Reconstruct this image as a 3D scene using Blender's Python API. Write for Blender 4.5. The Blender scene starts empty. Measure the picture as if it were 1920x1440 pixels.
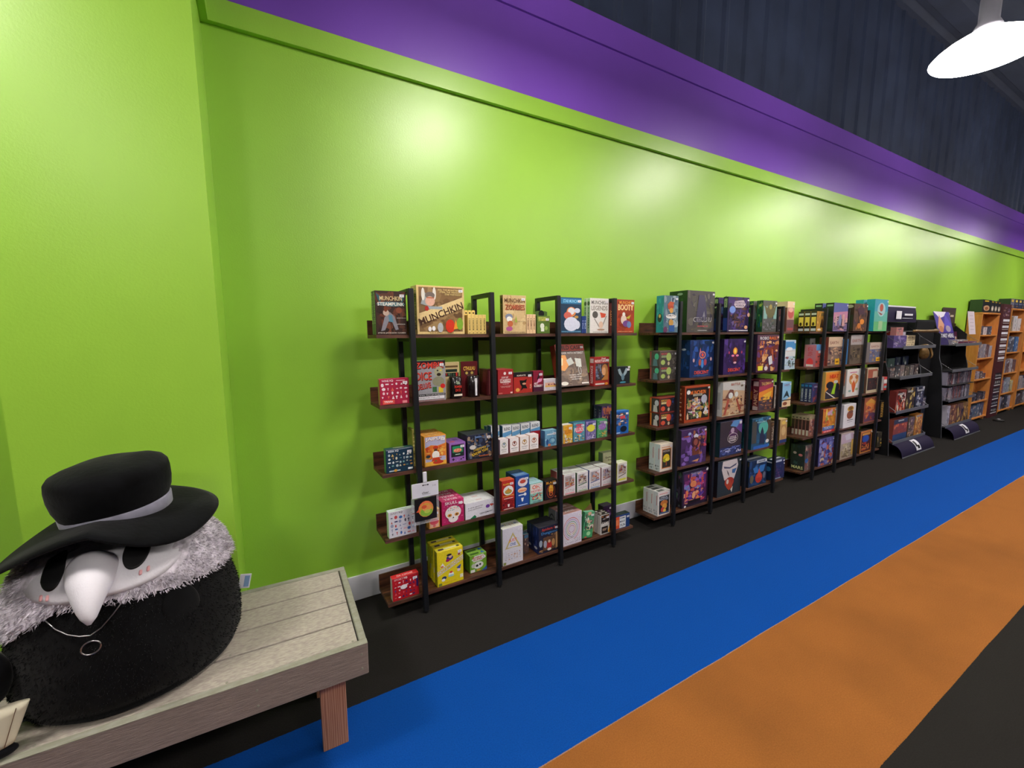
import bpy, bmesh, math, random
from mathutils import Vector, Matrix
C = bpy.context.scene.collection
R = math.radians
def lin(h):
    h = h.lstrip('#')
    if len(h) == 3: h = ''.join(c*2 for c in h)
    v = [int(h[i:i+2], 16)/255 for i in (0, 2, 4)]
    return tuple([(c/12.92 if c <= .04045 else ((c+.055)/1.055)**2.4) for c in v] + [1.0])

# ------------------------------------------------------------ materials
def mat(name, col='888', rough=.5, metal=0, noise=0, nscale=20, bump=0, bscale=200, spec=.5, emit=None, stretch=None, sheen=0, col2=None, coat=0):
    m = bpy.data.materials.new(name); m.use_nodes = True
    nt = m.node_tree; b = nt.nodes['Principled BSDF']
    c = lin(col)
    b.inputs['Base Color'].default_value = c
    b.inputs['Roughness'].default_value = rough; b.inputs['Metallic'].default_value = metal
    b.inputs['Specular IOR Level'].default_value = spec
    if sheen: b.inputs['Sheen Weight'].default_value = sheen
    if coat: b.inputs['Coat Weight'].default_value = coat
    tc = nt.nodes.new('ShaderNodeTexCoord'); mp = nt.nodes.new('ShaderNodeMapping')
    nt.links.new(tc.outputs['Object'], mp.inputs[0])
    if stretch: mp.inputs['Scale'].default_value = stretch
    if noise:
        n = nt.nodes.new('ShaderNodeTexNoise'); n.inputs['Scale'].default_value = nscale; n.inputs['Detail'].default_value = 6
        nt.links.new(mp.outputs[0], n.inputs['Vector'])
        r = nt.nodes.new('ShaderNodeValToRGB')
        a = lin(col2) if col2 else tuple([x*(1-noise) for x in c[:3]]+[1])
        d = c if col2 else tuple([min(1, x*(1+noise)) for x in c[:3]]+[1])
        r.color_ramp.elements[0].color = a; r.color_ramp.elements[1].color = d
        r.color_ramp.elements[0].position = .32; r.color_ramp.elements[1].position = .68
        nt.links.new(n.outputs['Fac'], r.inputs[0]); nt.links.new(r.outputs[0], b.inputs['Base Color'])
    if bump:
        n2 = nt.nodes.new('ShaderNodeTexNoise'); n2.inputs['Scale'].default_value = bscale; n2.inputs['Detail'].default_value = 3
        nt.links.new(mp.outputs[0], n2.inputs['Vector'])
        bp = nt.nodes.new('ShaderNodeBump'); bp.inputs['Strength'].default_value = bump; bp.inputs['Distance'].default_value = .002
        nt.links.new(n2.outputs['Fac'], bp.inputs['Height']); nt.links.new(bp.outputs[0], b.inputs['Normal'])
    if emit:
        b.inputs['Emission Color'].default_value = lin(emit[0]); b.inputs['Emission Strength'].default_value = emit[1]
    return m
def attr_mat(name, rough, coat=0):
    m = mat(name, 'fff', rough, coat=coat); nt = m.node_tree; b = nt.nodes['Principled BSDF']
    a = nt.nodes.new('ShaderNodeAttribute'); a.attribute_name = 'Col'
    n = nt.nodes.new('ShaderNodeTexNoise'); n.inputs['Scale'].default_value = 90
    mx = nt.nodes.new('ShaderNodeMix'); mx.data_type = 'RGBA'; mx.blend_type = 'MULTIPLY'; mx.inputs[0].default_value = .25
    tc = nt.nodes.new('ShaderNodeTexCoord'); nt.links.new(tc.outputs['Object'], n.inputs['Vector'])
    nt.links.new(a.outputs['Color'], mx.inputs[6]); nt.links.new(n.outputs['Fac'], mx.inputs[7])
    r = nt.nodes.new('ShaderNodeMapRange'); r.inputs[1].default_value = .2; r.inputs[2].default_value = .8; r.inputs[3].default_value = .6; r.inputs[4].default_value = 1.3
    nt.links.new(n.outputs['Fac'], r.inputs[0]); nt.links.new(r.outputs[0], mx.inputs[7])
    nt.links.new(mx.outputs[2], b.inputs['Base Color'])
    return m
M = {}
M['print'] = attr_mat('printed_card', .38)
M['green'] = mat('green_wall_paint', '9cd040', .38, spec=.8, noise=.04, nscale=1.5, bump=.25, bscale=130)
M['purple'] = mat('purple_wall_paint', '7c4cc0', .4, noise=.05, nscale=1.5, bump=.2, bscale=120)
M['darkwall'] = mat('dark_metal_cladding', '323c54', .5, noise=.2, nscale=3)
M['ceil'] = mat('black_ceiling_paint', '2c3448', .7, noise=.2, nscale=2)
M['white'] = mat('white_vinyl', 'dcdce6', .45, noise=.05, nscale=8)
M['far'] = mat('grey_wall_paint', '55555c', .7, noise=.05, nscale=2)
M['steel'] = mat('black_powder_coated_steel', '15171c', .42, noise=.1, nscale=60, bump=.1, bscale=900)
M['rust'] = mat('rustic_brown_board', '643c24', .5, noise=.5, nscale=9, stretch=(1, 7, 7), col2='2a1811')
M['rustedge'] = mat('rustic_brown_board_edge', '6b4434', .5, noise=.5, nscale=9, stretch=(1, 7, 7), col2='3c241c')
M['deck'] = mat('weathered_composite_decking', 'b4ad9f', .85, noise=.5, nscale=85, stretch=(.7, 1.8, 1.8), col2='9a9088', bump=.5, bscale=160)
M['deckedge'] = mat('weathered_composite_edge', '98988a', .85, noise=.5, nscale=40, stretch=(.7, 2, 2), col2='868674', bump=.4, bscale=160)
M['deckface'] = mat('embossed_composite_fascia', '968880', .8, noise=.5, nscale=60, stretch=(.25, 2.5, 4), col2='7a6e68', bump=.9, bscale=140)
M['plush'] = mat('black_plush_fur', '0b0c0e', .95, spec=.12, sheen=.1, noise=.3, nscale=30)
M['velvet'] = mat('black_velvet_plush', '07080b', .9, spec=.1, sheen=.07, noise=.7, nscale=16, bump=.6, bscale=70)
M['greyfur'] = mat('light_grey_curly_fur', 'ccc6d0', .95, spec=.15, noise=.35, nscale=45)
M['greyband'] = mat('grey_velvet_ribbon', '8d8c9c', .85, spec=.2, sheen=.2, noise=.15, nscale=25)
M['whiteplush'] = mat('white_short_plush', 'e4e2ea', .9, spec=.15, bump=.25, bscale=160)
M['cream'] = mat('cream_fabric', 'ddd6bd', .85, spec=.2, bump=.25, bscale=60)
M['blackeye'] = mat('black_embroidery', '08080a', .6)
M['pink'] = mat('pink_embroidery', 'f0b4b8', .8)
M['brownseam'] = mat('brown_seam_thread', '6b4a30', .8)
M['silver'] = mat('silver_chain_metal', 'c8c8c8', .3, 1)
M['lens'] = mat('lamp_lens', 'fff', .4, emit=('fff6ee', 1.0))
M['bowl'] = mat('lamp_prismatic_bowl', 'fff', .4, emit=('fff6ee', 1.0))
M['greymetal'] = mat('grey_cast_metal', '6c6c74', .45, .6)
M['blackboard'] = mat('black_display_board', '101114', .42, noise=.15, nscale=30)
M['blackbox'] = mat('black_cabinet_laminate', '14161a', .4, noise=.15, nscale=12)
M['greyedge'] = mat('grey_plastic_edge', '5c5e66', .4)
M['navyboard'] = mat('dark_violet_card', '1c1534', .75, spec=.2)
M['maple'] = mat('orange_maple_laminate', 'd08a45', .42, noise=.3, nscale=14, stretch=(3, 3, .5), col2='c07a36')
M['maroon'] = mat('maroon_board', '481a20', .5)
M['gold'] = mat('antique_gold_paint', '6e5228', .45, .4, noise=.3, nscale=30)
M['clear'] = mat('clear_plastic', 'dfe4ea', .15); M['clear'].node_tree.nodes['Principled BSDF'].inputs['Alpha'].default_value = .25
M['rubber'] = mat('black_rubber', '0c0c0c', .6)
def wood_mat():
    m = mat('cedar_lumber', 'b87a55', .65); nt = m.node_tree; b = nt.nodes['Principled BSDF']
    tc = nt.nodes.new('ShaderNodeTexCoord'); mp = nt.nodes.new('ShaderNodeMapping'); mp.inputs['Scale'].default_value = (1, 1, .06)
    w = nt.nodes.new('ShaderNodeTexWave'); w.inputs['Scale'].default_value = 40; w.inputs['Distortion'].default_value = 9; w.inputs['Detail'].default_value = 3
    r = nt.nodes.new('ShaderNodeValToRGB'); r.color_ramp.elements[0].color = lin('a0684a'); r.color_ramp.elements[1].color = lin('bf8a68')
    r.color_ramp.elements[0].position = .1; r.color_ramp.elements[1].position = .6
    nt.links.new(tc.outputs['Object'], mp.inputs[0]); nt.links.new(mp.outputs[0], w.inputs['Vector'])
    nt.links.new(w.outputs['Fac'], r.inputs[0]); nt.links.new(r.outputs[0], b.inputs['Base Color'])
    return m
M['cedar'] = wood_mat()
def carpet_mat():
    m = mat('striped_carpet', '222', .95, spec=.1); nt = m.node_tree; b = nt.nodes['Principled BSDF']; L = nt.links.new
    g = nt.nodes.new('ShaderNodeTexCoord'); s = nt.nodes.new('ShaderNodeSeparateXYZ'); L(g.outputs['Object'], s.inputs[0])
    wn = nt.nodes.new('ShaderNodeTexNoise'); wn.inputs['Scale'].default_value = 2.5; L(g.outputs['Object'], wn.inputs['Vector'])
    fine = nt.nodes.new('ShaderNodeTexNoise'); fine.inputs['Scale'].default_value = 180; fine.inputs['Detail'].default_value = 2; L(g.outputs['Object'], fine.inputs['Vector'])
    a1 = nt.nodes.new('ShaderNodeMath'); a1.operation = 'MULTIPLY_ADD'; L(wn.outputs['Fac'], a1.inputs[0]); a1.inputs[1].default_value = .008; L(s.outputs['Y'], a1.inputs[2])
    a2 = nt.nodes.new('ShaderNodeMath'); a2.operation = 'MULTIPLY_ADD'; L(fine.outputs['Fac'], a2.inputs[0]); a2.inputs[1].default_value = .006; L(a1.outputs[0], a2.inputs[2])
    off = .007
    def step(v):
        q = nt.nodes.new('ShaderNodeMath'); q.operation = 'GREATER_THAN'; L(a2.outputs[0], q.inputs[0]); q.inputs[1].default_value = v+off; return q
    def mix(f, ca, cb):
        q = nt.nodes.new('ShaderNodeMix'); q.data_type = 'RGBA'; L(f, q.inputs[0])
        for sock, c in ((q.inputs[6], ca), (q.inputs[7], cb)):
            if isinstance(c, tuple): sock.default_value = c
            else: L(c, sock)
        return q.outputs[2]
    st = nt.nodes.new('ShaderNodeTexNoise'); st.inputs['Scale'].default_value = 1.7; st.inputs['Detail'].default_value = 5; L(g.outputs['Object'], st.inputs['Vector'])
    sr = nt.nodes.new('ShaderNodeValToRGB'); sr.color_ramp.elements[0].color = lin('885528'); sr.color_ramp.elements[1].color = lin('985f2c')
    sr.color_ramp.elements[0].position = .3; sr.color_ramp.elements[1].position = .6; L(st.outputs['Fac'], sr.inputs[0])
    c = mix(step(.528).outputs[0], lin('252321'), sr.outputs[0])
    c = mix(step(1.145).outputs[0], c, lin('94786a'))
    c = mix(step(1.149).outputs[0], c, lin('08479a'))
    c = mix(step(1.757).outputs[0], c, lin('242221'))
    mr = nt.nodes.new('ShaderNodeMapRange'); mr.inputs[3].default_value = .75; mr.inputs[4].default_value = 1.25; L(fine.outputs['Fac'], mr.inputs[0])
    mu = nt.nodes.new('ShaderNodeMix'); mu.data_type = 'RGBA'; mu.blend_type = 'MULTIPLY'; mu.inputs[0].default_value = 1
    L(c, mu.inputs[6]); L(mr.outputs[0], mu.inputs[7]); L(mu.outputs[2], b.inputs['Base Color'])
    bp = nt.nodes.new('ShaderNodeBump'); bp.inputs['Strength'].default_value = .6; bp.inputs['Distance'].default_value = .003
    L(fine.outputs['Fac'], bp.inputs['Height']); L(bp.outputs[0], b.inputs['Normal'])
    return m
M['carpet'] = carpet_mat()

# ------------------------------------------------------------ object helpers
def tag(o, label=None, cat=None, group=None, kind=None):
    if label: o['label'] = label
    if cat: o['category'] = cat
    if group: o['group'] = group
    if kind: o['kind'] = kind
    return o
def empty(name, loc, label, cat, group=None, rot=(0, 0, 0), M4=None):
    o = bpy.data.objects.new(name, None); C.objects.link(o); o.empty_display_size = .05
    if M4 is not None: o.matrix_world = M4
    else: o.location = loc; o.rotation_euler = rot
    return tag(o, label, cat, group)
def link(name, me, parent=None, mats=None):
    for m in (mats or []): me.materials.append(m)
    o = bpy.data.objects.new(name, me); C.objects.link(o)
    if parent: o.parent = parent
    return o
def bobj(name, bm, m, parent=None, smooth=False):
    me = bpy.data.meshes.new(name); bm.normal_update(); bm.to_mesh(me); bm.free()
    if smooth:
        for p in me.polygons: p.use_smooth = True
    return link(name, me, parent, [m])
def box(bm, x0, x1, y0, y1, z0, z1, bev=0):
    n0 = set(bm.edges)
    vs = [bm.verts.new((x, y, z)) for x in (x0, x1) for y in (y0, y1) for z in (z0, z1)]
    fs = [(0, 1, 3, 2), (4, 6, 7, 5), (0, 4, 5, 1), (2, 3, 7, 6), (0, 2, 6, 4), (1, 5, 7, 3)]
    for f in fs: bm.faces.new([vs[i] for i in f])
    if bev:
        es = [e for e in bm.edges if e not in n0]
        bmesh.ops.bevel(bm, geom=es, offset=bev, segments=1, affect='EDGES')
def B(name, x0, x1, y0, y1, z0, z1, m, parent=None, bev=.0015):
    bm = bmesh.new(); box(bm, x0, x1, y0, y1, z0, z1, bev); return bobj(name, bm, m, parent)
def prism(bm, pts, axis, a, b):
    """extrude polygon pts (2D) along axis 'x'/'y'/'z' from a to b"""
    def mk(p, t): return {'x': (t, p[0], p[1]), 'y': (p[0], t, p[1]), 'z': (p[0], p[1], t)}[axis]
    A = [bm.verts.new(mk(p, a)) for p in pts]; Bv = [bm.verts.new(mk(p, b)) for p in pts]
    bm.faces.new(A); bm.faces.new(Bv[::-1]); n = len(pts)
    for i in range(n): bm.faces.new((A[i], Bv[i], Bv[(i+1) % n], A[(i+1) % n]))
    bmesh.ops.recalc_face_normals(bm, faces=bm.faces)
def tube(bm, pts, r, n=8, closed=False):
    rings = []; P = [Vector(p) for p in pts]; k = len(P)
    for i, p in enumerate(P):
        d = (P[(i+1) % k]-P[i-1]) if closed else (P[min(i+1, k-1)]-P[max(i-1, 0)])
        d.normalize(); u = d.cross(Vector((0, 0, 1)))
        if u.length < .1: u = d.cross(Vector((0, 1, 0)))
        u.normalize(); w = d.cross(u); rr = r[i] if isinstance(r, (list, tuple)) else r
        rings.append([bm.verts.new(p+rr*(math.cos(t)*u+math.sin(t)*w)) for t in [2*math.pi*j/n for j in range(n)]])
    for i in range(k if closed else k-1):
        a, b = rings[i], rings[(i+1) % k]
        for j in range(n): bm.faces.new((a[j], a[(j+1) % n], b[(j+1) % n], b[j]))
    if not closed: bm.faces.new(rings[0][::-1]); bm.faces.new(rings[-1])
    bmesh.ops.recalc_face_normals(bm, faces=bm.faces)
def lathe(bm, prof, n=32, sx=1, sy=1, cx=0, cy=0):
    rings = []
    for r, z in prof:
        rings.append([bm.verts.new((cx+sx*r*math.cos(t), cy+sy*r*math.sin(t), z)) for t in [2*math.pi*j/n for j in range(n)]])
    for a, b in zip(rings, rings[1:]):
        for j in range(n): bm.faces.new((a[j], a[(j+1) % n], b[(j+1) % n], b[j]))
    bm.faces.new(rings[0][::-1]); bm.faces.new(rings[-1])
    bmesh.ops.recalc_face_normals(bm, faces=bm.faces)

# ------------------------------------------------------------ printed art (flat coloured shapes on box faces)
TXT = {}
def prepare_text(strings):
    obs = []
    for s in strings:
        cu = bpy.data.curves.new('lettering', 'FONT'); cu.body = s; cu.resolution_u = 2; cu.offset = .018
        o = bpy.data.objects.new('lettering', cu); C.objects.link(o); obs.append((s, o, cu))
    bpy.context.view_layer.update(); dg = bpy.context.evaluated_depsgraph_get()
    for s, o, cu in obs:
        me = bpy.data.meshes.new_from_object(o.evaluated_get(dg))
        V = [(v.co.x, v.co.y) for v in me.vertices]; F = [tuple(p.vertices) for p in me.polygons]
        if V:
            x0 = min(v[0] for v in V); x1 = max(v[0] for v in V); y0 = min(v[1] for v in V); y1 = max(v[1] for v in V)
            V = [((v[0]-(x0+x1)/2)/(x1-x0), (v[1]-(y0+y1)/2)/(y1-y0)) for v in V]
        TXT[s] = (V, F); bpy.data.meshes.remove(me)
        bpy.data.objects.remove(o); bpy.data.curves.remove(cu)
class Art:
    def __init__(s, w, h): s.V = []; s.F = []; s.K = []; s.w = w; s.h = h; s.l = 1
    def poly(s, pts, col, raw=False):
        b = len(s.V); z = s.l*.00006+.0002
        for x, y in pts: s.V.append((x if raw else x*s.w, z, y if raw else y*s.h))
        s.F.append(tuple(range(b, b+len(pts)))); s.K.append(col); s.l += 1
    def draw(s, els, seed=0):
        rnd = random.Random(seed)
        for e in els:
            k = e[0]
            if k == 'r': x, y, w, h = e[1:5]; s.poly([(x, y), (x+w, y), (x+w, y+h), (x, y+h)], e[5])
            elif k == 'p': s.poly(e[1], e[2])
            elif k == 'e':
                cx, cy, rx, ry = e[1:5]; s.poly([(cx+rx*math.cos(t*math.pi/8), cy+ry*math.sin(t*math.pi/8)) for t in range(16)], e[5])
            elif k == 'o':   # ring in metres-independent form
                cx, cy, rx, ry, th = e[1:6]; n = 20
                for i in range(n):
                    a, b = 2*math.pi*i/n, 2*math.pi*(i+1)/n; l = s.l
                    s.poly([(cx+rx*math.cos(a), cy+ry*math.sin(a)), (cx+rx*math.cos(b), cy+ry*math.sin(b)), (cx+(rx-th)*math.cos(b), cy+(ry-th*rx and ry-th)*math.sin(b)), (cx+(rx-th)*math.cos(a), cy+(ry-th)*math.sin(a))], e[6]); s.l = l
                s.l += 1
            elif k == 'n':   # illustration: scattered organic patches
                x, y, w, h, cnt, cols = e[1:7]; big = e[7] if len(e) > 7 else 1; cnt = int(cnt*1.7)
                for i in range(cnt):
                    f = i/cnt; rr = (1-f*.82)*.2*big
                    cx = x+w*rnd.uniform(.05, .95); cy = y+h*rnd.uniform(.05, .95); m = rnd.randint(5, 8); a0 = rnd.random()*6
                    q = rnd.uniform(.35, 1.6)
                    pts = []
                    for j in range(m):
                        a = a0+2*math.pi*j/m; r_ = rr*rnd.uniform(.45, 1)
                        pts.append((min(x+w, max(x, cx+w*r_*math.cos(a)*q)), min(y+h, max(y, cy+h*r_*math.sin(a)/q*.8))))
                    s.poly(pts, rnd.choice(cols))
            elif k == 'g':   # grid of small pictograms
                x, y, w, h, nx, ny, cols = e[1:8]
                for i in range(nx):
                    for j in range(ny):
                        cx = x+w*(i+.5+rnd.uniform(-.15, .15))/nx; cy = y+h*(j+.5+rnd.uniform(-.12, .12))/ny
                        rx = w/nx*rnd.uniform(.18, .4); ry = h/ny*rnd.uniform(.18, .42); c = rnd.choice(cols); t = rnd.randint(0, 4)
                        if t == 0: s.poly([(cx-rx, cy-ry), (cx+rx, cy-ry), (cx, cy+ry)], c)
                        elif t == 1: s.draw([('r', cx-rx, cy-ry*.4, 2*rx, ry*.8, c)])
                        elif t == 2: s.draw([('r', cx-rx*.3, cy-ry, rx*.6, 2*ry, c), ('e', cx, cy+ry*.6, rx*.7, ry*.4, c)])
                        else: s.draw([('e', cx, cy, rx, ry, c)])
            elif k == 't':
                txt, cx, cy, w, h, col = e[1:7]; rot = e[7] if len(e) > 7 else 0
                V, F = TXT[txt]; b = len(s.V); ca, sa = math.cos(R(rot)), math.sin(R(rot)); z = s.l*.00006+.0003
                # rot in degrees counter-clockwise; w,h measured along the lettering
                W = w*(s.w if abs(sa) < .8 else s.h); H = h*(s.h if abs(sa) < .8 else s.w)
                for x, y in V:
                    X, Y = x*W, y*H; s.V.append((cx*s.w+X*ca-Y*sa, z, cy*s.h+X*sa+Y*ca))
                for f in F: s.F.append(tuple(b+i for i in f)); s.K.append(col)
                s.l += 2
        return s
    def mesh(s, name='cover'):
        me = bpy.data.meshes.new(name); me.from_pydata(s.V, [], s.F)
        at = me.color_attributes.new('Col', 'FLOAT_COLOR', 'CORNER'); i = 0; L = {}
        for p, c in zip(me.polygons, s.K):
            c = L.setdefault(c, lin(c))
            for li in p.loop_indices: at.data[li].color = c
        me.materials.append(M['print']); return me
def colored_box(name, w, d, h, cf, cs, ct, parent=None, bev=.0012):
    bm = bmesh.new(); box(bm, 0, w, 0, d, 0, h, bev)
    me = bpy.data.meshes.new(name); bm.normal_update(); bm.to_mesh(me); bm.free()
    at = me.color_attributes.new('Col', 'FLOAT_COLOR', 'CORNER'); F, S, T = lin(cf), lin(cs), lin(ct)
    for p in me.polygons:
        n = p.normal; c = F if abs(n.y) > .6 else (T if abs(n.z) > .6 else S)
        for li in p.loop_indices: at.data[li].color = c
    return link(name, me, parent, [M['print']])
def place_art(name, me, parent, face, w, d, h):
    o = link(name, me, parent)
    # art is drawn in x-z with +y as outward offset; place on faces
    if face == 'f': o.matrix_local = Matrix.Scale(-1, 4, (0, 1, 0))
    elif face == 's': o.matrix_local = Matrix(((0, -1, 0, 0), (-1, 0, 0, d), (0, 0, 1, 0), (0, 0, 0, 1)))
    elif face == 't': o.matrix_local = Matrix(((1, 0, 0, 0), (0, 0, 1, 0), (0, 1, 0, h), (0, 0, 0, 1)))
    return o

# ------------------------------------------------------------ shelving racks
RACK = {1: (.714, 2.178, .016), 2: (2.783, 2.2105, .005), 3: (4.93, 2.212, .004)}
LEAN = R(1.2)
RM = {k: Matrix.Translation((x, y, 0)) @ Matrix.Rotation(a, 4, 'Z') @ Matrix.Rotation(-LEAN, 4, 'X') for k, (x, y, a) in RACK.items()}
SZ = {1: 1.55, 2: 1.188, 3: .824, 4: .467, 5: .107}
UPX = (0, .472, .945, 1.425)
DEP = .25
SH = {1: (-.015, -.042), 2: (-.012, -.003), 3: (-.016, .06)}
def shear(bm, k):
    a, b = SH[k]
    for v in bm.verts: v.co.x += a+(b-a)*v.co.z/1.785
def make_rack(k, lab):
    r = empty('shelving_rack', None, lab, 'shelving rack', 'black and brown five-tier shelving racks', M4=RM[k])
    for ux in UPX:
        for (ya, yb, nm) in ((0, .026, 'upright'), (DEP-.026, DEP, 'upright')):
            zb = ya*math.tan(LEAN)+.003
            bm = bmesh.new(); box(bm, ux, ux+.028, ya, yb, zb+.012, 1.785, .002); shear(bm, k); bobj(nm, bm, M['steel'], r)
            bm = bmesh.new(); lathe(bm, [(.013, zb-.002), (.013, zb+.012), (.008, zb+.013)], 12, cx=ux+.014, cy=(ya+yb)/2); shear(bm, k); bobj('levelling_foot', bm, M['rubber'], r)
        bm = bmesh.new(); box(bm, ux, ux+.028, .0262, DEP-.0262, 1.761, 1.785, .001); shear(bm, k); bobj('top_rail', bm, M['steel'], r)
        for s, z in SZ.items():
            bm = bmesh.new(); box(bm, ux+.002, ux+.026, .0265, DEP-.0265, z-.0375, z-.0185, .001); shear(bm, k)
            bobj('cross_rail', bm, M['steel'], r)
    for s, z in SZ.items():
        bo = B('shelf_board', -.205, 1.635, .0275, DEP-.0275, z-.018, z, M['rust'], r)
        B('edge_banding', -.205, 1.635, .0268, .0274, z-.018, z, M['rustedge'], bo, 0)
        B('back_lip', -.205, 1.635, DEP-.0375, DEP-.0275, z+.0003, z+.078, M['rust'], r)
    return r
SHN = {1: 'top', 2: 'second', 3: 'middle', 4: 'fourth', 5: 'bottom'}
RKN = {1: 'nearest', 2: 'middle', 3: 'farthest'}
ORD = ['', 'second in its row, ', 'third in its row, ', 'fourth in its row, ', 'last in its row, ']
ITEMS = []
def I(k, s, x, w, h, yin, d, look, cols, art=(), side=(), top=(), n=1, name='game_box', cat='game box', rz=0, lean=0, sticker=True, tab=None, z=0, gap=.003, dx=0):
    ITEMS.append(dict(k=k, s=s, x=x, w=w, h=h, y=yin, d=d, look=look, cols=cols, art=art, side=side, top=top, n=n, name=name, cat=cat, rz=rz, lean=lean, sticker=sticker, tab=tab, z=z, gap=gap, dx=dx))
def ill(cols, cnt=34, x=0, y=0, w=1, h=1, big=1): return [('n', x, y, w, h, cnt, cols.split(), big)]

# ---- stock: rack, shelf, x, width, height, inset, depth in metres, then look, colours and printed art
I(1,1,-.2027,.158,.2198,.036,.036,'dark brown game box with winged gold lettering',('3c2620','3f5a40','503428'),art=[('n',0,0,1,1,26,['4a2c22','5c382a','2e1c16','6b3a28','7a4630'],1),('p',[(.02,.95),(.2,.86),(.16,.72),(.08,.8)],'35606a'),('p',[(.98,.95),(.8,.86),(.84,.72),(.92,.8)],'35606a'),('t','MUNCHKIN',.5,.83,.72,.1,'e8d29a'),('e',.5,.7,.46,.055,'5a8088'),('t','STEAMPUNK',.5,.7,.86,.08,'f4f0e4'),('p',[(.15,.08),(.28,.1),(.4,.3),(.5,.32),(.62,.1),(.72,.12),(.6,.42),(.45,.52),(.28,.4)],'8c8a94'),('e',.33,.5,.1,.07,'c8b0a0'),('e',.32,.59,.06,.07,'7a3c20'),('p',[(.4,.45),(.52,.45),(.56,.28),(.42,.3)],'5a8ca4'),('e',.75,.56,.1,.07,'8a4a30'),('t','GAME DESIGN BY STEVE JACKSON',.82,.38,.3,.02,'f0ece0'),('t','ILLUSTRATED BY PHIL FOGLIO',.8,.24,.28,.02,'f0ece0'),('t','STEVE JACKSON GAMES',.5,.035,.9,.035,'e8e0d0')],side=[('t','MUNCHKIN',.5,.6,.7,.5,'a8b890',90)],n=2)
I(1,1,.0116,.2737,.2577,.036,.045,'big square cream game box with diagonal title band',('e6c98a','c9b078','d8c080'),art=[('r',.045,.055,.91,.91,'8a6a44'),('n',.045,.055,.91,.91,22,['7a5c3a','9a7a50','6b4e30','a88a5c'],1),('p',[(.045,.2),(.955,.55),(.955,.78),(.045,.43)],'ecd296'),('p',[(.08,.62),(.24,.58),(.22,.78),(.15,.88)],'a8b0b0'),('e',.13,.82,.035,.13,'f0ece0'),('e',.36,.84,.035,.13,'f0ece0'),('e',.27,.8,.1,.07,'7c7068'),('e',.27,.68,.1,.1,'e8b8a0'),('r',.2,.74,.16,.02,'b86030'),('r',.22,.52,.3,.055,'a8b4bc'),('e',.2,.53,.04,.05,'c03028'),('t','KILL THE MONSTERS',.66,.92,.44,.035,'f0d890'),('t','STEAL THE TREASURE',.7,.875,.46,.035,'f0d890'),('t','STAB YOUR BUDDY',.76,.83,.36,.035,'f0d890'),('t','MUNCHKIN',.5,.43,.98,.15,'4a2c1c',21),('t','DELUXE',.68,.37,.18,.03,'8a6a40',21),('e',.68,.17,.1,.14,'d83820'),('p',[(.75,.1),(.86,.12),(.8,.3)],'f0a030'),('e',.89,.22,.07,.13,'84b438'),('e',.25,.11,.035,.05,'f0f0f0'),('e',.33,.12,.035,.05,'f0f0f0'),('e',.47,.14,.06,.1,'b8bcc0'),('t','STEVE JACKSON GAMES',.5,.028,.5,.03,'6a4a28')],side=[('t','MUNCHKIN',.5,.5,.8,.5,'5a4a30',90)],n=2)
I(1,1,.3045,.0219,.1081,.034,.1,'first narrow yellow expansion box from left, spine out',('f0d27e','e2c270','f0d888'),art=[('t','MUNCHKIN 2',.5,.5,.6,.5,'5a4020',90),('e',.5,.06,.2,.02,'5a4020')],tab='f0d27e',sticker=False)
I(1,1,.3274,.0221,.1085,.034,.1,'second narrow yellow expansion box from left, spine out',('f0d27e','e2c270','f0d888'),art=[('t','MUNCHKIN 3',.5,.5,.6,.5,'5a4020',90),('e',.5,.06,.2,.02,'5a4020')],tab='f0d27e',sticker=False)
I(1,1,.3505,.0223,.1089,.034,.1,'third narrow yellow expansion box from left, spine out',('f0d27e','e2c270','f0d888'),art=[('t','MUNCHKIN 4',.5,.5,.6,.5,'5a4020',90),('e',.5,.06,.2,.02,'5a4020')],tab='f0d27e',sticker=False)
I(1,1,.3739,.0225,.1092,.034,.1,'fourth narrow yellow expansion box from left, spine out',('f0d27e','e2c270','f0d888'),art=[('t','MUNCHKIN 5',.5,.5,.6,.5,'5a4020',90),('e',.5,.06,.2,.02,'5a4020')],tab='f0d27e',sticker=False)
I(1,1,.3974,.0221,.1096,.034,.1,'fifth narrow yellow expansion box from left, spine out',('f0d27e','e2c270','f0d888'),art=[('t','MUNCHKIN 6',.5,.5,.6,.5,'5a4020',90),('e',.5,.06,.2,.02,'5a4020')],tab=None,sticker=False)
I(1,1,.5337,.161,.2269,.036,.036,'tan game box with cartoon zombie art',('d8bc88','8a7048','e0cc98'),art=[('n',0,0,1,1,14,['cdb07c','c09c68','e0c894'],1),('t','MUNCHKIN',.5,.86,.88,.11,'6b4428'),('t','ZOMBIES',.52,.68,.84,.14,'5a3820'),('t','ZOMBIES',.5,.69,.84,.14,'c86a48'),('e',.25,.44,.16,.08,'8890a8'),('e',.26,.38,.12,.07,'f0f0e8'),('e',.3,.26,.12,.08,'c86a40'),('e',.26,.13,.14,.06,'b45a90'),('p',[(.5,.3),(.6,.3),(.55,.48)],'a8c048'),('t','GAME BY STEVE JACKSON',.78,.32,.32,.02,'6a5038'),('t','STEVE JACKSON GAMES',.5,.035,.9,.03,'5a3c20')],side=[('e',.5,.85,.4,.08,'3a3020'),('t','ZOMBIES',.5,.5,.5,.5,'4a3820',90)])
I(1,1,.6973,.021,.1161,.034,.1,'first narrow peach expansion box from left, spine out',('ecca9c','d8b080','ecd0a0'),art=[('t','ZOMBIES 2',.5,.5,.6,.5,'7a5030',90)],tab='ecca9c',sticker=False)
I(1,1,.7191,.0219,.1164,.034,.1,'second narrow peach expansion box from left, spine out',('ecca9c','d8b080','ecd0a0'),art=[('t','ZOMBIES 3',.5,.5,.6,.5,'7a5030',90)],tab='ecca9c',sticker=False)
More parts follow.
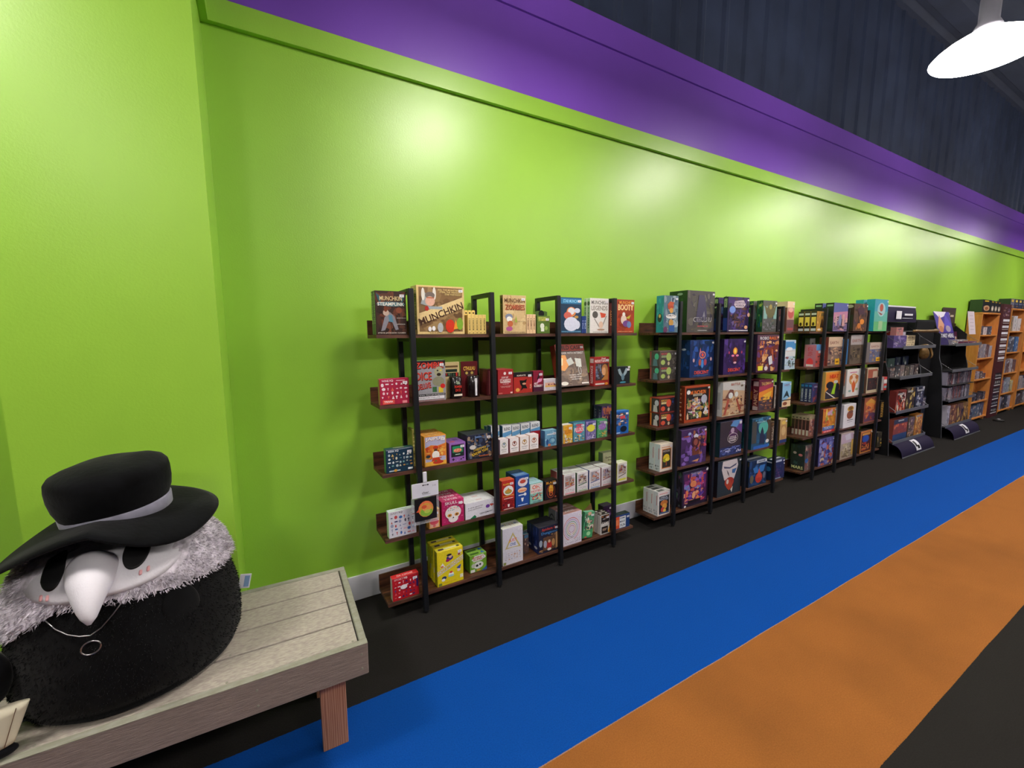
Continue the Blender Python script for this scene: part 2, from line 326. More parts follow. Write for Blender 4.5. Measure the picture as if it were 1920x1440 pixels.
I(1,1,.7418,.0221,.1168,.034,.1,'third narrow peach expansion box from left, spine out',('ecca9c','d8b080','ecd0a0'),art=[('t','ZOMBIES 4',.5,.5,.6,.5,'7a5030',90)],tab=None,sticker=False)
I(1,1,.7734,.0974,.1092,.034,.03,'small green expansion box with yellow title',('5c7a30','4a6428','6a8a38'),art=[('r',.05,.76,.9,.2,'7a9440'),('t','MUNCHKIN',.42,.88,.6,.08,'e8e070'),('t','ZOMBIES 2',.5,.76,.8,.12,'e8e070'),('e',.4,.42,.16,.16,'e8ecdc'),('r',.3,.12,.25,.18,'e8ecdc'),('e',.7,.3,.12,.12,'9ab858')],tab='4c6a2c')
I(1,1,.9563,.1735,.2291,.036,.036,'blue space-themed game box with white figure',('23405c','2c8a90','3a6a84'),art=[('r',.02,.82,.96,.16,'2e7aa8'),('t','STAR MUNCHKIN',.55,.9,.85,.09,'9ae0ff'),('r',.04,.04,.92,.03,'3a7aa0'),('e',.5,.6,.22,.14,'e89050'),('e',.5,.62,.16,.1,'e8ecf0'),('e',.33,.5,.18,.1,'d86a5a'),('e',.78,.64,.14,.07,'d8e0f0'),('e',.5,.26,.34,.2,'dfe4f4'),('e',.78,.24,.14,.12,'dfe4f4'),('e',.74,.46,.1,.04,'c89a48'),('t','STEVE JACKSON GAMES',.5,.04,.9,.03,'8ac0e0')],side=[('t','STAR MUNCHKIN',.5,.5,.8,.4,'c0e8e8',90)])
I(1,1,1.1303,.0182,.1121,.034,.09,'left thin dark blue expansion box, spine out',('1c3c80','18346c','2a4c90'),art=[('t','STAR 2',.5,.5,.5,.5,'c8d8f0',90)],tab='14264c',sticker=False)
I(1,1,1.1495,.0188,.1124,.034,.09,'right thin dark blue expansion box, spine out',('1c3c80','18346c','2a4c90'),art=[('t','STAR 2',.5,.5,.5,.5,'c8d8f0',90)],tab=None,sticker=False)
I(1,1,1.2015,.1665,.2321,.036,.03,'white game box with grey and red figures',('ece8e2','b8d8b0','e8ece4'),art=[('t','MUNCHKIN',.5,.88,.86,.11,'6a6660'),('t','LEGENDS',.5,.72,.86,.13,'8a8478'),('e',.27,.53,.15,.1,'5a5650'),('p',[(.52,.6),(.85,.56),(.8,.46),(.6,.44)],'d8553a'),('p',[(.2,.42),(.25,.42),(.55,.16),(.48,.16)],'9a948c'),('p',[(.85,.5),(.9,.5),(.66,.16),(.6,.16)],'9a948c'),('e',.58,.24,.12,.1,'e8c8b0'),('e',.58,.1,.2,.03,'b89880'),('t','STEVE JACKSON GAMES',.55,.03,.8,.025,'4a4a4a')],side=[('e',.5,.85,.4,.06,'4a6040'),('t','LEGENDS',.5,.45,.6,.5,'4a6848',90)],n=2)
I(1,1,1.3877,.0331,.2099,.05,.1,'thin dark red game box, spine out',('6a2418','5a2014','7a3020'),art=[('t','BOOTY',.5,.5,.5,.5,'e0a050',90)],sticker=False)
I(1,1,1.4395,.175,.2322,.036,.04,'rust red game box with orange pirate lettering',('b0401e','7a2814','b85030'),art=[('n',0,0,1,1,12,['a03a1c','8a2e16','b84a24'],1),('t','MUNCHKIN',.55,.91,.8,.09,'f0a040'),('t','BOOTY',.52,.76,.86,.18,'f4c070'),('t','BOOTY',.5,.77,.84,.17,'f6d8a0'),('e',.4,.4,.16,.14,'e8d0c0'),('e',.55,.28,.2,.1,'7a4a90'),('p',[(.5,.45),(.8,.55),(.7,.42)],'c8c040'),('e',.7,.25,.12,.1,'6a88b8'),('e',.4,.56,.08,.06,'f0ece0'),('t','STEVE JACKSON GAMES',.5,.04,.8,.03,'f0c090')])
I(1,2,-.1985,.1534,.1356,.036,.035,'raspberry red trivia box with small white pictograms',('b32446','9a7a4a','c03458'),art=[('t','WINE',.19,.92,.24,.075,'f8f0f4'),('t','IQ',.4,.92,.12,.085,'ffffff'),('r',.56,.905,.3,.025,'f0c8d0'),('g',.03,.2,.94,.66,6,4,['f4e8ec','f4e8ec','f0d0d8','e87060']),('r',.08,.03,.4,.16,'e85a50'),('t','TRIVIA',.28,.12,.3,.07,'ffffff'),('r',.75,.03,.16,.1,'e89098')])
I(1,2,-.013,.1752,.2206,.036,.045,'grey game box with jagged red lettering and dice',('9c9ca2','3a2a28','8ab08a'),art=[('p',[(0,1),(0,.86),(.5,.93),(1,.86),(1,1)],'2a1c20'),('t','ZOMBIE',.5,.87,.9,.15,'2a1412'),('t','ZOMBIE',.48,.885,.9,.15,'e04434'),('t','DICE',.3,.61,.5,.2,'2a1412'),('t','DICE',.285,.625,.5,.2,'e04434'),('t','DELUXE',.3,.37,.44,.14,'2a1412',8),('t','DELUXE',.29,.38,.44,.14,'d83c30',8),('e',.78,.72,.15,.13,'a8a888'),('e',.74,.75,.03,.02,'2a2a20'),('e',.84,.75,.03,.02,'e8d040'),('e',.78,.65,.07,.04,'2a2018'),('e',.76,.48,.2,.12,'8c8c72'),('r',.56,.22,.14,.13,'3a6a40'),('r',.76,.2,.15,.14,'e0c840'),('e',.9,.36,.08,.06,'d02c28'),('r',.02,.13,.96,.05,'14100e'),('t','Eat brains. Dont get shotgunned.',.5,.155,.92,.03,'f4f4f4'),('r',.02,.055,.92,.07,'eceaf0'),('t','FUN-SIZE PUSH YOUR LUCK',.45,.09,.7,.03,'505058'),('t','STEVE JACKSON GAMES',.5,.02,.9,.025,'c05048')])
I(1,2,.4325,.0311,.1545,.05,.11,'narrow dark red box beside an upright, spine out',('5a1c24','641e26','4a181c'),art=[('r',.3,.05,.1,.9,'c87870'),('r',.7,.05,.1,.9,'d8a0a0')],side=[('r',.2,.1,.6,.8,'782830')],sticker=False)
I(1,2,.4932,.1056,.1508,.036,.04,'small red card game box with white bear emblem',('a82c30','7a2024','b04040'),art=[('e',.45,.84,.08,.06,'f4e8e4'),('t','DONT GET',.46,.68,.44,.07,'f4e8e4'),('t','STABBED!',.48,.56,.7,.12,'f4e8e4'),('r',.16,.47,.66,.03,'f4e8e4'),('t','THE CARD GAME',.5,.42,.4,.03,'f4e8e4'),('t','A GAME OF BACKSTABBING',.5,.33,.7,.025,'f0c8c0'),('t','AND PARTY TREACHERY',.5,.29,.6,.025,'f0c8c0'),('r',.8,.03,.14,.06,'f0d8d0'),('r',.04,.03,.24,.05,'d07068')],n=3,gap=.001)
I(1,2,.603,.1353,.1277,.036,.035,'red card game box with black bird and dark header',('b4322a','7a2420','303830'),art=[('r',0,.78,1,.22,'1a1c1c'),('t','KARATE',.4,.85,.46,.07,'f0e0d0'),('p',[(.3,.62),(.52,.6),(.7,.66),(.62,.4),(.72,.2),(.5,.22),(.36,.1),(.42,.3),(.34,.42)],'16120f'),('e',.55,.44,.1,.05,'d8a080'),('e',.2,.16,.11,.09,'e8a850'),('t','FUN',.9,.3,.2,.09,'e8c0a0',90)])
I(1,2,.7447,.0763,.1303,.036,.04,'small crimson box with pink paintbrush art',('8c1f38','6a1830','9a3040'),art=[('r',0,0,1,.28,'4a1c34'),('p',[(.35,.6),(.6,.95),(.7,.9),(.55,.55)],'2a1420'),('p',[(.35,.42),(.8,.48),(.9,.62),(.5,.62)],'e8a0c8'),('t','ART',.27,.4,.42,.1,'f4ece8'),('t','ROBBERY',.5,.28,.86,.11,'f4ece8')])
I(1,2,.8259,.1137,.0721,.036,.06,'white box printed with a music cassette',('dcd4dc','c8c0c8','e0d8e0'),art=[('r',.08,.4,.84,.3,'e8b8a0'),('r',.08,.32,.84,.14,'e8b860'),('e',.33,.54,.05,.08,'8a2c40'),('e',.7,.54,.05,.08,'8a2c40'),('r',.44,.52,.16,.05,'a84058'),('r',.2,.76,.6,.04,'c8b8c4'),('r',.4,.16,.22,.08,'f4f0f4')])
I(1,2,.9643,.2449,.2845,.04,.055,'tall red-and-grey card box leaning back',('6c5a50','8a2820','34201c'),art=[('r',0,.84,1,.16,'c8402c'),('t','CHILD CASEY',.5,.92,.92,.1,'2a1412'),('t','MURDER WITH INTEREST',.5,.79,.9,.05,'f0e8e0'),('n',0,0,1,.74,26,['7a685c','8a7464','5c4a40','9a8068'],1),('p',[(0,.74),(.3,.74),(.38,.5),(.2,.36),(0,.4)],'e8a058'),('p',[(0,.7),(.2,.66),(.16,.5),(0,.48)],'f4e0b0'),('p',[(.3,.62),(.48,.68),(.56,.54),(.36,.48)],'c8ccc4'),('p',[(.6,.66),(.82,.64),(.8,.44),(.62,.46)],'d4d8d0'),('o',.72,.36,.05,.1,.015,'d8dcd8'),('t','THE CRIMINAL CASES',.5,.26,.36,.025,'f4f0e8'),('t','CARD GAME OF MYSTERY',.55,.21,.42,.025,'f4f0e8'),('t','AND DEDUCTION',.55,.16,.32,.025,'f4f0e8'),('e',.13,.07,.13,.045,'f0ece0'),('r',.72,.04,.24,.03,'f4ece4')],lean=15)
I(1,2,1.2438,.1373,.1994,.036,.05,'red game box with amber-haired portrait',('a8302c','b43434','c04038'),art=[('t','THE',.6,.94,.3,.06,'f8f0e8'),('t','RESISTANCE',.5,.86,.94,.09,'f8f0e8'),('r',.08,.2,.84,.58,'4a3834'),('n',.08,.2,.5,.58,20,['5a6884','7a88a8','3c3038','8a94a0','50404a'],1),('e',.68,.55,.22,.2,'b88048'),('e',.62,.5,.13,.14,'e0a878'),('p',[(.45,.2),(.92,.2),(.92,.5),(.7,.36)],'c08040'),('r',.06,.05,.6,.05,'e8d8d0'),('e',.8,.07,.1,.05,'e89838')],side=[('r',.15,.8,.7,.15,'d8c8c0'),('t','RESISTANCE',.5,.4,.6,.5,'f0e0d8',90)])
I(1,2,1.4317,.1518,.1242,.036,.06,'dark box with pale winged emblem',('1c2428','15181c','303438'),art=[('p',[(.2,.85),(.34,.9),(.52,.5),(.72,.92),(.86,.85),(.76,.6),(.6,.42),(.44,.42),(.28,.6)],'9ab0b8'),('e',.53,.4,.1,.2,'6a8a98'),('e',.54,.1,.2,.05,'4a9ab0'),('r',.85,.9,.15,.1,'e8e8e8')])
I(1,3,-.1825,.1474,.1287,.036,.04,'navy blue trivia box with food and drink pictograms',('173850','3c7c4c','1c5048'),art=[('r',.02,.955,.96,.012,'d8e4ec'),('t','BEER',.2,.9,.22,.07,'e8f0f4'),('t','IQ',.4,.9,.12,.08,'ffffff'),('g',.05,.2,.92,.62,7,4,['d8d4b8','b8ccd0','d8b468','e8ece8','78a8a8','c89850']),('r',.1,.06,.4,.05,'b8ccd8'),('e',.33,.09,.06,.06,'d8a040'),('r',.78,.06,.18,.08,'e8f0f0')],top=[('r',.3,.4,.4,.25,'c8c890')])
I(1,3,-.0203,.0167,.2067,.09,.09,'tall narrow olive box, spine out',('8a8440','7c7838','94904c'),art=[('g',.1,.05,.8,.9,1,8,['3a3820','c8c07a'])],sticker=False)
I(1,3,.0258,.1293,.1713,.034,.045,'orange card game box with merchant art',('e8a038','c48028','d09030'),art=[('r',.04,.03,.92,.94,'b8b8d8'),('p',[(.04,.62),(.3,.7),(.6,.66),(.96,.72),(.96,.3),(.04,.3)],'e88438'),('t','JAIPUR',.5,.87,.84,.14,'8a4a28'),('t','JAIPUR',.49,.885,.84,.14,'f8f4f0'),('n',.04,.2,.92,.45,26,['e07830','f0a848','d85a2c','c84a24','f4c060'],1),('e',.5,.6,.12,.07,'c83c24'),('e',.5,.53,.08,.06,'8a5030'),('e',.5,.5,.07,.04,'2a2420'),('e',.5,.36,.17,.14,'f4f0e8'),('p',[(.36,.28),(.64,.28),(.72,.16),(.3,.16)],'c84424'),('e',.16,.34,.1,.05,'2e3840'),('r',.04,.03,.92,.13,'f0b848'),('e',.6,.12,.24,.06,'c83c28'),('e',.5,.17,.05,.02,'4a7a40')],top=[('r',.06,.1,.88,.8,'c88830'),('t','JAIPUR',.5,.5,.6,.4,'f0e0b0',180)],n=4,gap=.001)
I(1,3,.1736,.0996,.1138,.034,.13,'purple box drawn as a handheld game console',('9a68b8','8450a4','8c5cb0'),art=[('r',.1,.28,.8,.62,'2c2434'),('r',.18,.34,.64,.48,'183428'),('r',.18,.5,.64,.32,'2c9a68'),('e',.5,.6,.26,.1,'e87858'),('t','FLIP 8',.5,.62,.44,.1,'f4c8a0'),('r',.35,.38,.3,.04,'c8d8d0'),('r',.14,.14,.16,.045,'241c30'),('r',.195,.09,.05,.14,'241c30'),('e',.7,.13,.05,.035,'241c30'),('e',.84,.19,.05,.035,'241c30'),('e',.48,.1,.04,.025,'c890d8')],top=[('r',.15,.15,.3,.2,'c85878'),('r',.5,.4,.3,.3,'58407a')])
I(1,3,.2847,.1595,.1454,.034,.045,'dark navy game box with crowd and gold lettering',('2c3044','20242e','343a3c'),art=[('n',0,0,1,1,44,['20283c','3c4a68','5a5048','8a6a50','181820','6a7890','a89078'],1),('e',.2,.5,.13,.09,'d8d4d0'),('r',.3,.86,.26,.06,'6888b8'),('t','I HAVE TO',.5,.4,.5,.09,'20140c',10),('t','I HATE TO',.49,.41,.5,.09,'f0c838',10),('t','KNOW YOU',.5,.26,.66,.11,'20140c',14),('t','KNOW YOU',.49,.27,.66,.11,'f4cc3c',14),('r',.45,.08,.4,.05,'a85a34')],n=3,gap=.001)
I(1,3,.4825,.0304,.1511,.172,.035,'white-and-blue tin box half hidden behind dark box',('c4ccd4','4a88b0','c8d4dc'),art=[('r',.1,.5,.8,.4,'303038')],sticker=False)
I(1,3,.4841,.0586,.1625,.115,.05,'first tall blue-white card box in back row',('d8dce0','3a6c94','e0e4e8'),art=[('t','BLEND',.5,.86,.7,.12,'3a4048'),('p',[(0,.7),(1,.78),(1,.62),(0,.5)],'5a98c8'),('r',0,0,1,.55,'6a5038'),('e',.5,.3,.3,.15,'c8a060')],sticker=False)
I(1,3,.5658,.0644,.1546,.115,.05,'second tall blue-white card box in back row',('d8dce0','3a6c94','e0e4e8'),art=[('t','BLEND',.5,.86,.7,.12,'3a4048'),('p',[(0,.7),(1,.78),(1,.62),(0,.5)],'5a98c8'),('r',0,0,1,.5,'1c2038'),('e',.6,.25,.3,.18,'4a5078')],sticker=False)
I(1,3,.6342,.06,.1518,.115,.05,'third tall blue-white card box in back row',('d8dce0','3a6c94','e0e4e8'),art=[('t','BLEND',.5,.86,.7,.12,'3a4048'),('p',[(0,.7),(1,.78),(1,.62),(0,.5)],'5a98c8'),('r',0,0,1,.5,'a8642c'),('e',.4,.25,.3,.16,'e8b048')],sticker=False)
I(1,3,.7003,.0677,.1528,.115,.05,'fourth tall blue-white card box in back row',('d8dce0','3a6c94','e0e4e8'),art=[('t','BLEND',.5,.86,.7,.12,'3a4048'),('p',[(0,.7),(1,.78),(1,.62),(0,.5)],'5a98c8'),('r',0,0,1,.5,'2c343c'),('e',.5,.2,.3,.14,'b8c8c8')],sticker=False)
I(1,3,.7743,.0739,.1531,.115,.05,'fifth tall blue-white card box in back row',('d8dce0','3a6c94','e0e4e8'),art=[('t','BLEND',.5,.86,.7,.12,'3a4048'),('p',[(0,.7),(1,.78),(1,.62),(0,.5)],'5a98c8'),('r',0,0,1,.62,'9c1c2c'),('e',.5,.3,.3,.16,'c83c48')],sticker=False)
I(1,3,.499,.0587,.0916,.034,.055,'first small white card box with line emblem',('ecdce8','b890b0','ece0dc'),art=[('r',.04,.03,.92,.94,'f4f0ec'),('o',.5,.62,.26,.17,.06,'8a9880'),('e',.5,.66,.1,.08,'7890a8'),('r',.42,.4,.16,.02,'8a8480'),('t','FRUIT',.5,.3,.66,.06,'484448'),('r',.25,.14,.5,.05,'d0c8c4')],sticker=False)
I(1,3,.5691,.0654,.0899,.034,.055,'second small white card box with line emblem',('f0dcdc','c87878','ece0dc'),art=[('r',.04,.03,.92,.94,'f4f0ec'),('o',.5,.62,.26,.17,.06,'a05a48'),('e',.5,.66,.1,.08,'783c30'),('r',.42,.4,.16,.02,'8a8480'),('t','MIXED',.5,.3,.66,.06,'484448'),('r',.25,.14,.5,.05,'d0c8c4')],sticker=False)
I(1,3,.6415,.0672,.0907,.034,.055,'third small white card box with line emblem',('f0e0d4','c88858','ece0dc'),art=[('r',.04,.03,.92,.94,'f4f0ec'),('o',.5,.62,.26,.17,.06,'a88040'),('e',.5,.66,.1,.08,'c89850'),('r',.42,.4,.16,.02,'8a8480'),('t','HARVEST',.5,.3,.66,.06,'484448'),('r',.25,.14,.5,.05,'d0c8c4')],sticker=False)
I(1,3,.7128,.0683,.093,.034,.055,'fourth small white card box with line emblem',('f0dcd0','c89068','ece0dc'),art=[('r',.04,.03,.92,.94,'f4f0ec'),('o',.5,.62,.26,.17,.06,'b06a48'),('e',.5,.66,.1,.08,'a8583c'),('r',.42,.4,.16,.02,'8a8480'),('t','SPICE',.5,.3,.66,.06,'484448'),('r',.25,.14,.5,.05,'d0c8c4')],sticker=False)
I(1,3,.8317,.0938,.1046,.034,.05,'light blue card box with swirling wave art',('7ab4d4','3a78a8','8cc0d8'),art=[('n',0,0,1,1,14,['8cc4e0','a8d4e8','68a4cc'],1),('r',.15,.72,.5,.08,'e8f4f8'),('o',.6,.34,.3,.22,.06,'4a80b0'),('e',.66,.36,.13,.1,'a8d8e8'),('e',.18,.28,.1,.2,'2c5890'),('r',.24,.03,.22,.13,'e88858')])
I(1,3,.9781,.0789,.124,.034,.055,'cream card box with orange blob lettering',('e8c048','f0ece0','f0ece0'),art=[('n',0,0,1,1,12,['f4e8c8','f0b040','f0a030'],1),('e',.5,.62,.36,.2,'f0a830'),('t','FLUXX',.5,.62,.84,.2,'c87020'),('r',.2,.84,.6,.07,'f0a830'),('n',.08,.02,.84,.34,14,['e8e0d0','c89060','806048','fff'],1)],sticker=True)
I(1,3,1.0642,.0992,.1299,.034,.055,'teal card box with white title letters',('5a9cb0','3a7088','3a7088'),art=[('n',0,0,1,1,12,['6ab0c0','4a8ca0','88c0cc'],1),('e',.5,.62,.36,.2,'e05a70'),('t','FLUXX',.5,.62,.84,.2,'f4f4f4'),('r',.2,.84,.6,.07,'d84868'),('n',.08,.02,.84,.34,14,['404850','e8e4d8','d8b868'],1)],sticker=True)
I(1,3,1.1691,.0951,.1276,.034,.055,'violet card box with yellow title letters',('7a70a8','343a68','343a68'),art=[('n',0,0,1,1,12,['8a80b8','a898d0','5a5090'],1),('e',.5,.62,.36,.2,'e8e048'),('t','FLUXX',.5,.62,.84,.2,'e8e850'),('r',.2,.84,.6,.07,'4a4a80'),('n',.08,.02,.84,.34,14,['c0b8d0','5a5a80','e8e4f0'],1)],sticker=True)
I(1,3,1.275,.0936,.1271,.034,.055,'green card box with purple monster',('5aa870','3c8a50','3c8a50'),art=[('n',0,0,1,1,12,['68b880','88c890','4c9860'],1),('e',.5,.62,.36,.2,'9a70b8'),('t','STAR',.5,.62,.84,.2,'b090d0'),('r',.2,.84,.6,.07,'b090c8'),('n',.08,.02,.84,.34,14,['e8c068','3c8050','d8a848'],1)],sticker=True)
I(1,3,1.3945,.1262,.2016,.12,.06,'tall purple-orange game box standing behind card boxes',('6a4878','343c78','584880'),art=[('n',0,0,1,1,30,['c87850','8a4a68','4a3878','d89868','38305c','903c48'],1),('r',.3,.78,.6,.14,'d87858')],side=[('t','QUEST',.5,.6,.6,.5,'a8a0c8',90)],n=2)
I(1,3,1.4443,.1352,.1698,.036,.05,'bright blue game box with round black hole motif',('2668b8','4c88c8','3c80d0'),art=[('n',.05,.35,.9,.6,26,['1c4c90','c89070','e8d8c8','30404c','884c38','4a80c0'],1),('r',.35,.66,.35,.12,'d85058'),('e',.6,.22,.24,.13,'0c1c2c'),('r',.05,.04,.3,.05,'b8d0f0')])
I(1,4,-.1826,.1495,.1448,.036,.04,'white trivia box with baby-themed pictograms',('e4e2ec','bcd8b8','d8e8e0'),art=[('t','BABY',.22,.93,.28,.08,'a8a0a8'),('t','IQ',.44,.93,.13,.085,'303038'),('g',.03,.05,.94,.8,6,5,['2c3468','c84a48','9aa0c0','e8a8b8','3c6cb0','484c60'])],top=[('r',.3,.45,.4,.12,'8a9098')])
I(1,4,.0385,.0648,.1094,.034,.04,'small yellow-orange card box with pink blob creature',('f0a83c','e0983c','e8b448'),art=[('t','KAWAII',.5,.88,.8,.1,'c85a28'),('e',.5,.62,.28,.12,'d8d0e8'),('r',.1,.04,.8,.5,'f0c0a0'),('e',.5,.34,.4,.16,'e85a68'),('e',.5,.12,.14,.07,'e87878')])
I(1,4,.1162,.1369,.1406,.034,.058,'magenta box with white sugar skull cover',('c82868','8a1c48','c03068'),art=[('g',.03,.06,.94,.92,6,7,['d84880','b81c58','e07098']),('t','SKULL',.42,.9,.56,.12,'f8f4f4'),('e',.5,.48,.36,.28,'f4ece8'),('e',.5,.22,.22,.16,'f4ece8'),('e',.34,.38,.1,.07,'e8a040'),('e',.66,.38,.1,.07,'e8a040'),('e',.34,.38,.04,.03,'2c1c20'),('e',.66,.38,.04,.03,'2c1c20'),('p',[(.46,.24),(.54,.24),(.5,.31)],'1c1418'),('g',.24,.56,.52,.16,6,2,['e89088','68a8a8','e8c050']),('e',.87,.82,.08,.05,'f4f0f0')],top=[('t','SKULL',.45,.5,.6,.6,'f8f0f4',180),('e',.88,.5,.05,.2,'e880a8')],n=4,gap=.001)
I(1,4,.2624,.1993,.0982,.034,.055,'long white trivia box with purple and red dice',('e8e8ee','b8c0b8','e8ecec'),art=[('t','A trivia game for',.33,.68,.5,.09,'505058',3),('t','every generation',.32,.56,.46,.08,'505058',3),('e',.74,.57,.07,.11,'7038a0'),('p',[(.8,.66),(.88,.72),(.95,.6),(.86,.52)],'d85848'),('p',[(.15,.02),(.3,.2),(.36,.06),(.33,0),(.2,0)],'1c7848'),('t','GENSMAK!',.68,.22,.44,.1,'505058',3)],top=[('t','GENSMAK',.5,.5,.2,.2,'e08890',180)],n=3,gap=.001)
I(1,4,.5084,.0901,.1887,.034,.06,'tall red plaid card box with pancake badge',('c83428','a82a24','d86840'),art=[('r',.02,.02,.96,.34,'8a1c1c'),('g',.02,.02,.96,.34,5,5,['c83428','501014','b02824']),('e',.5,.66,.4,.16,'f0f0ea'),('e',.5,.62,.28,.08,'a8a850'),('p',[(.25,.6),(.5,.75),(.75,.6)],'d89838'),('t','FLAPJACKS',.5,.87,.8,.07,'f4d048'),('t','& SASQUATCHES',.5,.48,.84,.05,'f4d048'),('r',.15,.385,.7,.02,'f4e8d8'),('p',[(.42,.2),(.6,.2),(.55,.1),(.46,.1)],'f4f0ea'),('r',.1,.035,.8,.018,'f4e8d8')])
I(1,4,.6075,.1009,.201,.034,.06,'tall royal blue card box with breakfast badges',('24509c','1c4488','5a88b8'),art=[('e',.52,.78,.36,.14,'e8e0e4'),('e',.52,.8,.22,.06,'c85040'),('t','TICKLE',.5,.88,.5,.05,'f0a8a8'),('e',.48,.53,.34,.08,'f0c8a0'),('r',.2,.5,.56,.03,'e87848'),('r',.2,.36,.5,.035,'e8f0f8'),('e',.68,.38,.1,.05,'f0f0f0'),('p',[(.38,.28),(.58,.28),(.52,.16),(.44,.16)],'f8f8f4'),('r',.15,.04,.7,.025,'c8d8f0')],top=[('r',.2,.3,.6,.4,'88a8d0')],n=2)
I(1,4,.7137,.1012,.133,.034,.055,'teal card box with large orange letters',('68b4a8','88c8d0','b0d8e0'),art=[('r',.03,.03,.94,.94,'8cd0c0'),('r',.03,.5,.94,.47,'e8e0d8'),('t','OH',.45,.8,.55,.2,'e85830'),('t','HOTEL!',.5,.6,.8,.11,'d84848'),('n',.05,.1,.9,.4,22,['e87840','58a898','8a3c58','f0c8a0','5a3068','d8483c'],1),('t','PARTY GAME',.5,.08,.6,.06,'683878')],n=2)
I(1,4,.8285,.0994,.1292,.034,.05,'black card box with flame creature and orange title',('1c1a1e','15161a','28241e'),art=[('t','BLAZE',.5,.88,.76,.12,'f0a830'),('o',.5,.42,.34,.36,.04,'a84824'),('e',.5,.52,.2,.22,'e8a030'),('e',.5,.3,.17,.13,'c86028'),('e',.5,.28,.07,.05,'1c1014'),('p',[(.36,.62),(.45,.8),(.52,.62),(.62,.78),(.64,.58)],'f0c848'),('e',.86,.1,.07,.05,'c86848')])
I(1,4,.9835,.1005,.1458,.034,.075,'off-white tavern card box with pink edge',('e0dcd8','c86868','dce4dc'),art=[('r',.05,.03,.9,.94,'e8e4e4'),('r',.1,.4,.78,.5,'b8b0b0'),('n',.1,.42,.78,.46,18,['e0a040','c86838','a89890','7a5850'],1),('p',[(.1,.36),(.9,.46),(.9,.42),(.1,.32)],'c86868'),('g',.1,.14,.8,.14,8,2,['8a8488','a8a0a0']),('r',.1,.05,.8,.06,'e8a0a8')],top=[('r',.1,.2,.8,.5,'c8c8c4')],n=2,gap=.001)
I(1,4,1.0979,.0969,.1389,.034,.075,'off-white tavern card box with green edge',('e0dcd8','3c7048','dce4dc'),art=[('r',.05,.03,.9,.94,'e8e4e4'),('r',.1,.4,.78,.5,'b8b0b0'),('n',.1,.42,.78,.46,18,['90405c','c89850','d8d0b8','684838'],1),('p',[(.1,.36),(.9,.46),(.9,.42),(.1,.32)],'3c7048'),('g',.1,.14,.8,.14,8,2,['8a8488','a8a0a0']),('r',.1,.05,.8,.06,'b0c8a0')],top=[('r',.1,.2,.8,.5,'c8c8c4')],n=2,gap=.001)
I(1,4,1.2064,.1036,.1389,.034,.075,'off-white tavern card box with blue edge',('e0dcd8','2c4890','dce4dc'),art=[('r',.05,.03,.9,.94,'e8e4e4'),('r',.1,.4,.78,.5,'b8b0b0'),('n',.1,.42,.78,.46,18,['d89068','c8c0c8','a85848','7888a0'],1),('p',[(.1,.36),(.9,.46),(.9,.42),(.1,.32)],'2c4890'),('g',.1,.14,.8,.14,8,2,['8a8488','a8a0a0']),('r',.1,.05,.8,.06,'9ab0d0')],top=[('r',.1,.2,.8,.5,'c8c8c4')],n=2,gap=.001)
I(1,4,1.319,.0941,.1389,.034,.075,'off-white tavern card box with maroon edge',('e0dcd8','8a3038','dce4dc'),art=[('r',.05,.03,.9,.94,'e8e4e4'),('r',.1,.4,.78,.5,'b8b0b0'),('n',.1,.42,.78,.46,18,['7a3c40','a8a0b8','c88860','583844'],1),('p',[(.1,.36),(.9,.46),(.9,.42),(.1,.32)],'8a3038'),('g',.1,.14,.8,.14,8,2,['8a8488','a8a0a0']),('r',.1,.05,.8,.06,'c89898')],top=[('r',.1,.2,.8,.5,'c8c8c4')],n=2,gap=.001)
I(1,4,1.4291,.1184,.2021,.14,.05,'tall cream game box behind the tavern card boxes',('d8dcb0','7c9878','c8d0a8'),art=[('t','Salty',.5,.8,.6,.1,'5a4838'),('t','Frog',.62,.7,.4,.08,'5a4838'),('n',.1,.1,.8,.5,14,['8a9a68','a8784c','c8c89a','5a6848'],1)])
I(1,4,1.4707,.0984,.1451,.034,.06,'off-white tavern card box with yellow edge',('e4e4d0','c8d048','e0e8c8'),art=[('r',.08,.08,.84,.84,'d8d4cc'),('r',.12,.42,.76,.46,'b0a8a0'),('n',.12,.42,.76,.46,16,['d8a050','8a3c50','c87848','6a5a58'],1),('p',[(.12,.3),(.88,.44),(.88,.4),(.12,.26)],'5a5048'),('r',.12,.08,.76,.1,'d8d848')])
I(1,5,-.1773,.1468,.1296,.036,.04,'bright red trivia box with sports pictograms',('c01c28','c8b8b4','d82c34'),art=[('t','SPORT',.24,.92,.34,.08,'f8c8c8'),('t','IQ',.5,.92,.13,.09,'ffffff'),('g',.05,.06,.82,.78,6,5,['f4ecf0','2c2868','3c3c88','ffffff','e8606c','302870']),('r',.9,.4,.07,.45,'302060'),('e',.42,.55,.13,.1,'f4f0f4')],top=[('t','SPORT IQ',.5,.5,.6,.4,'f8e0e0',180)])
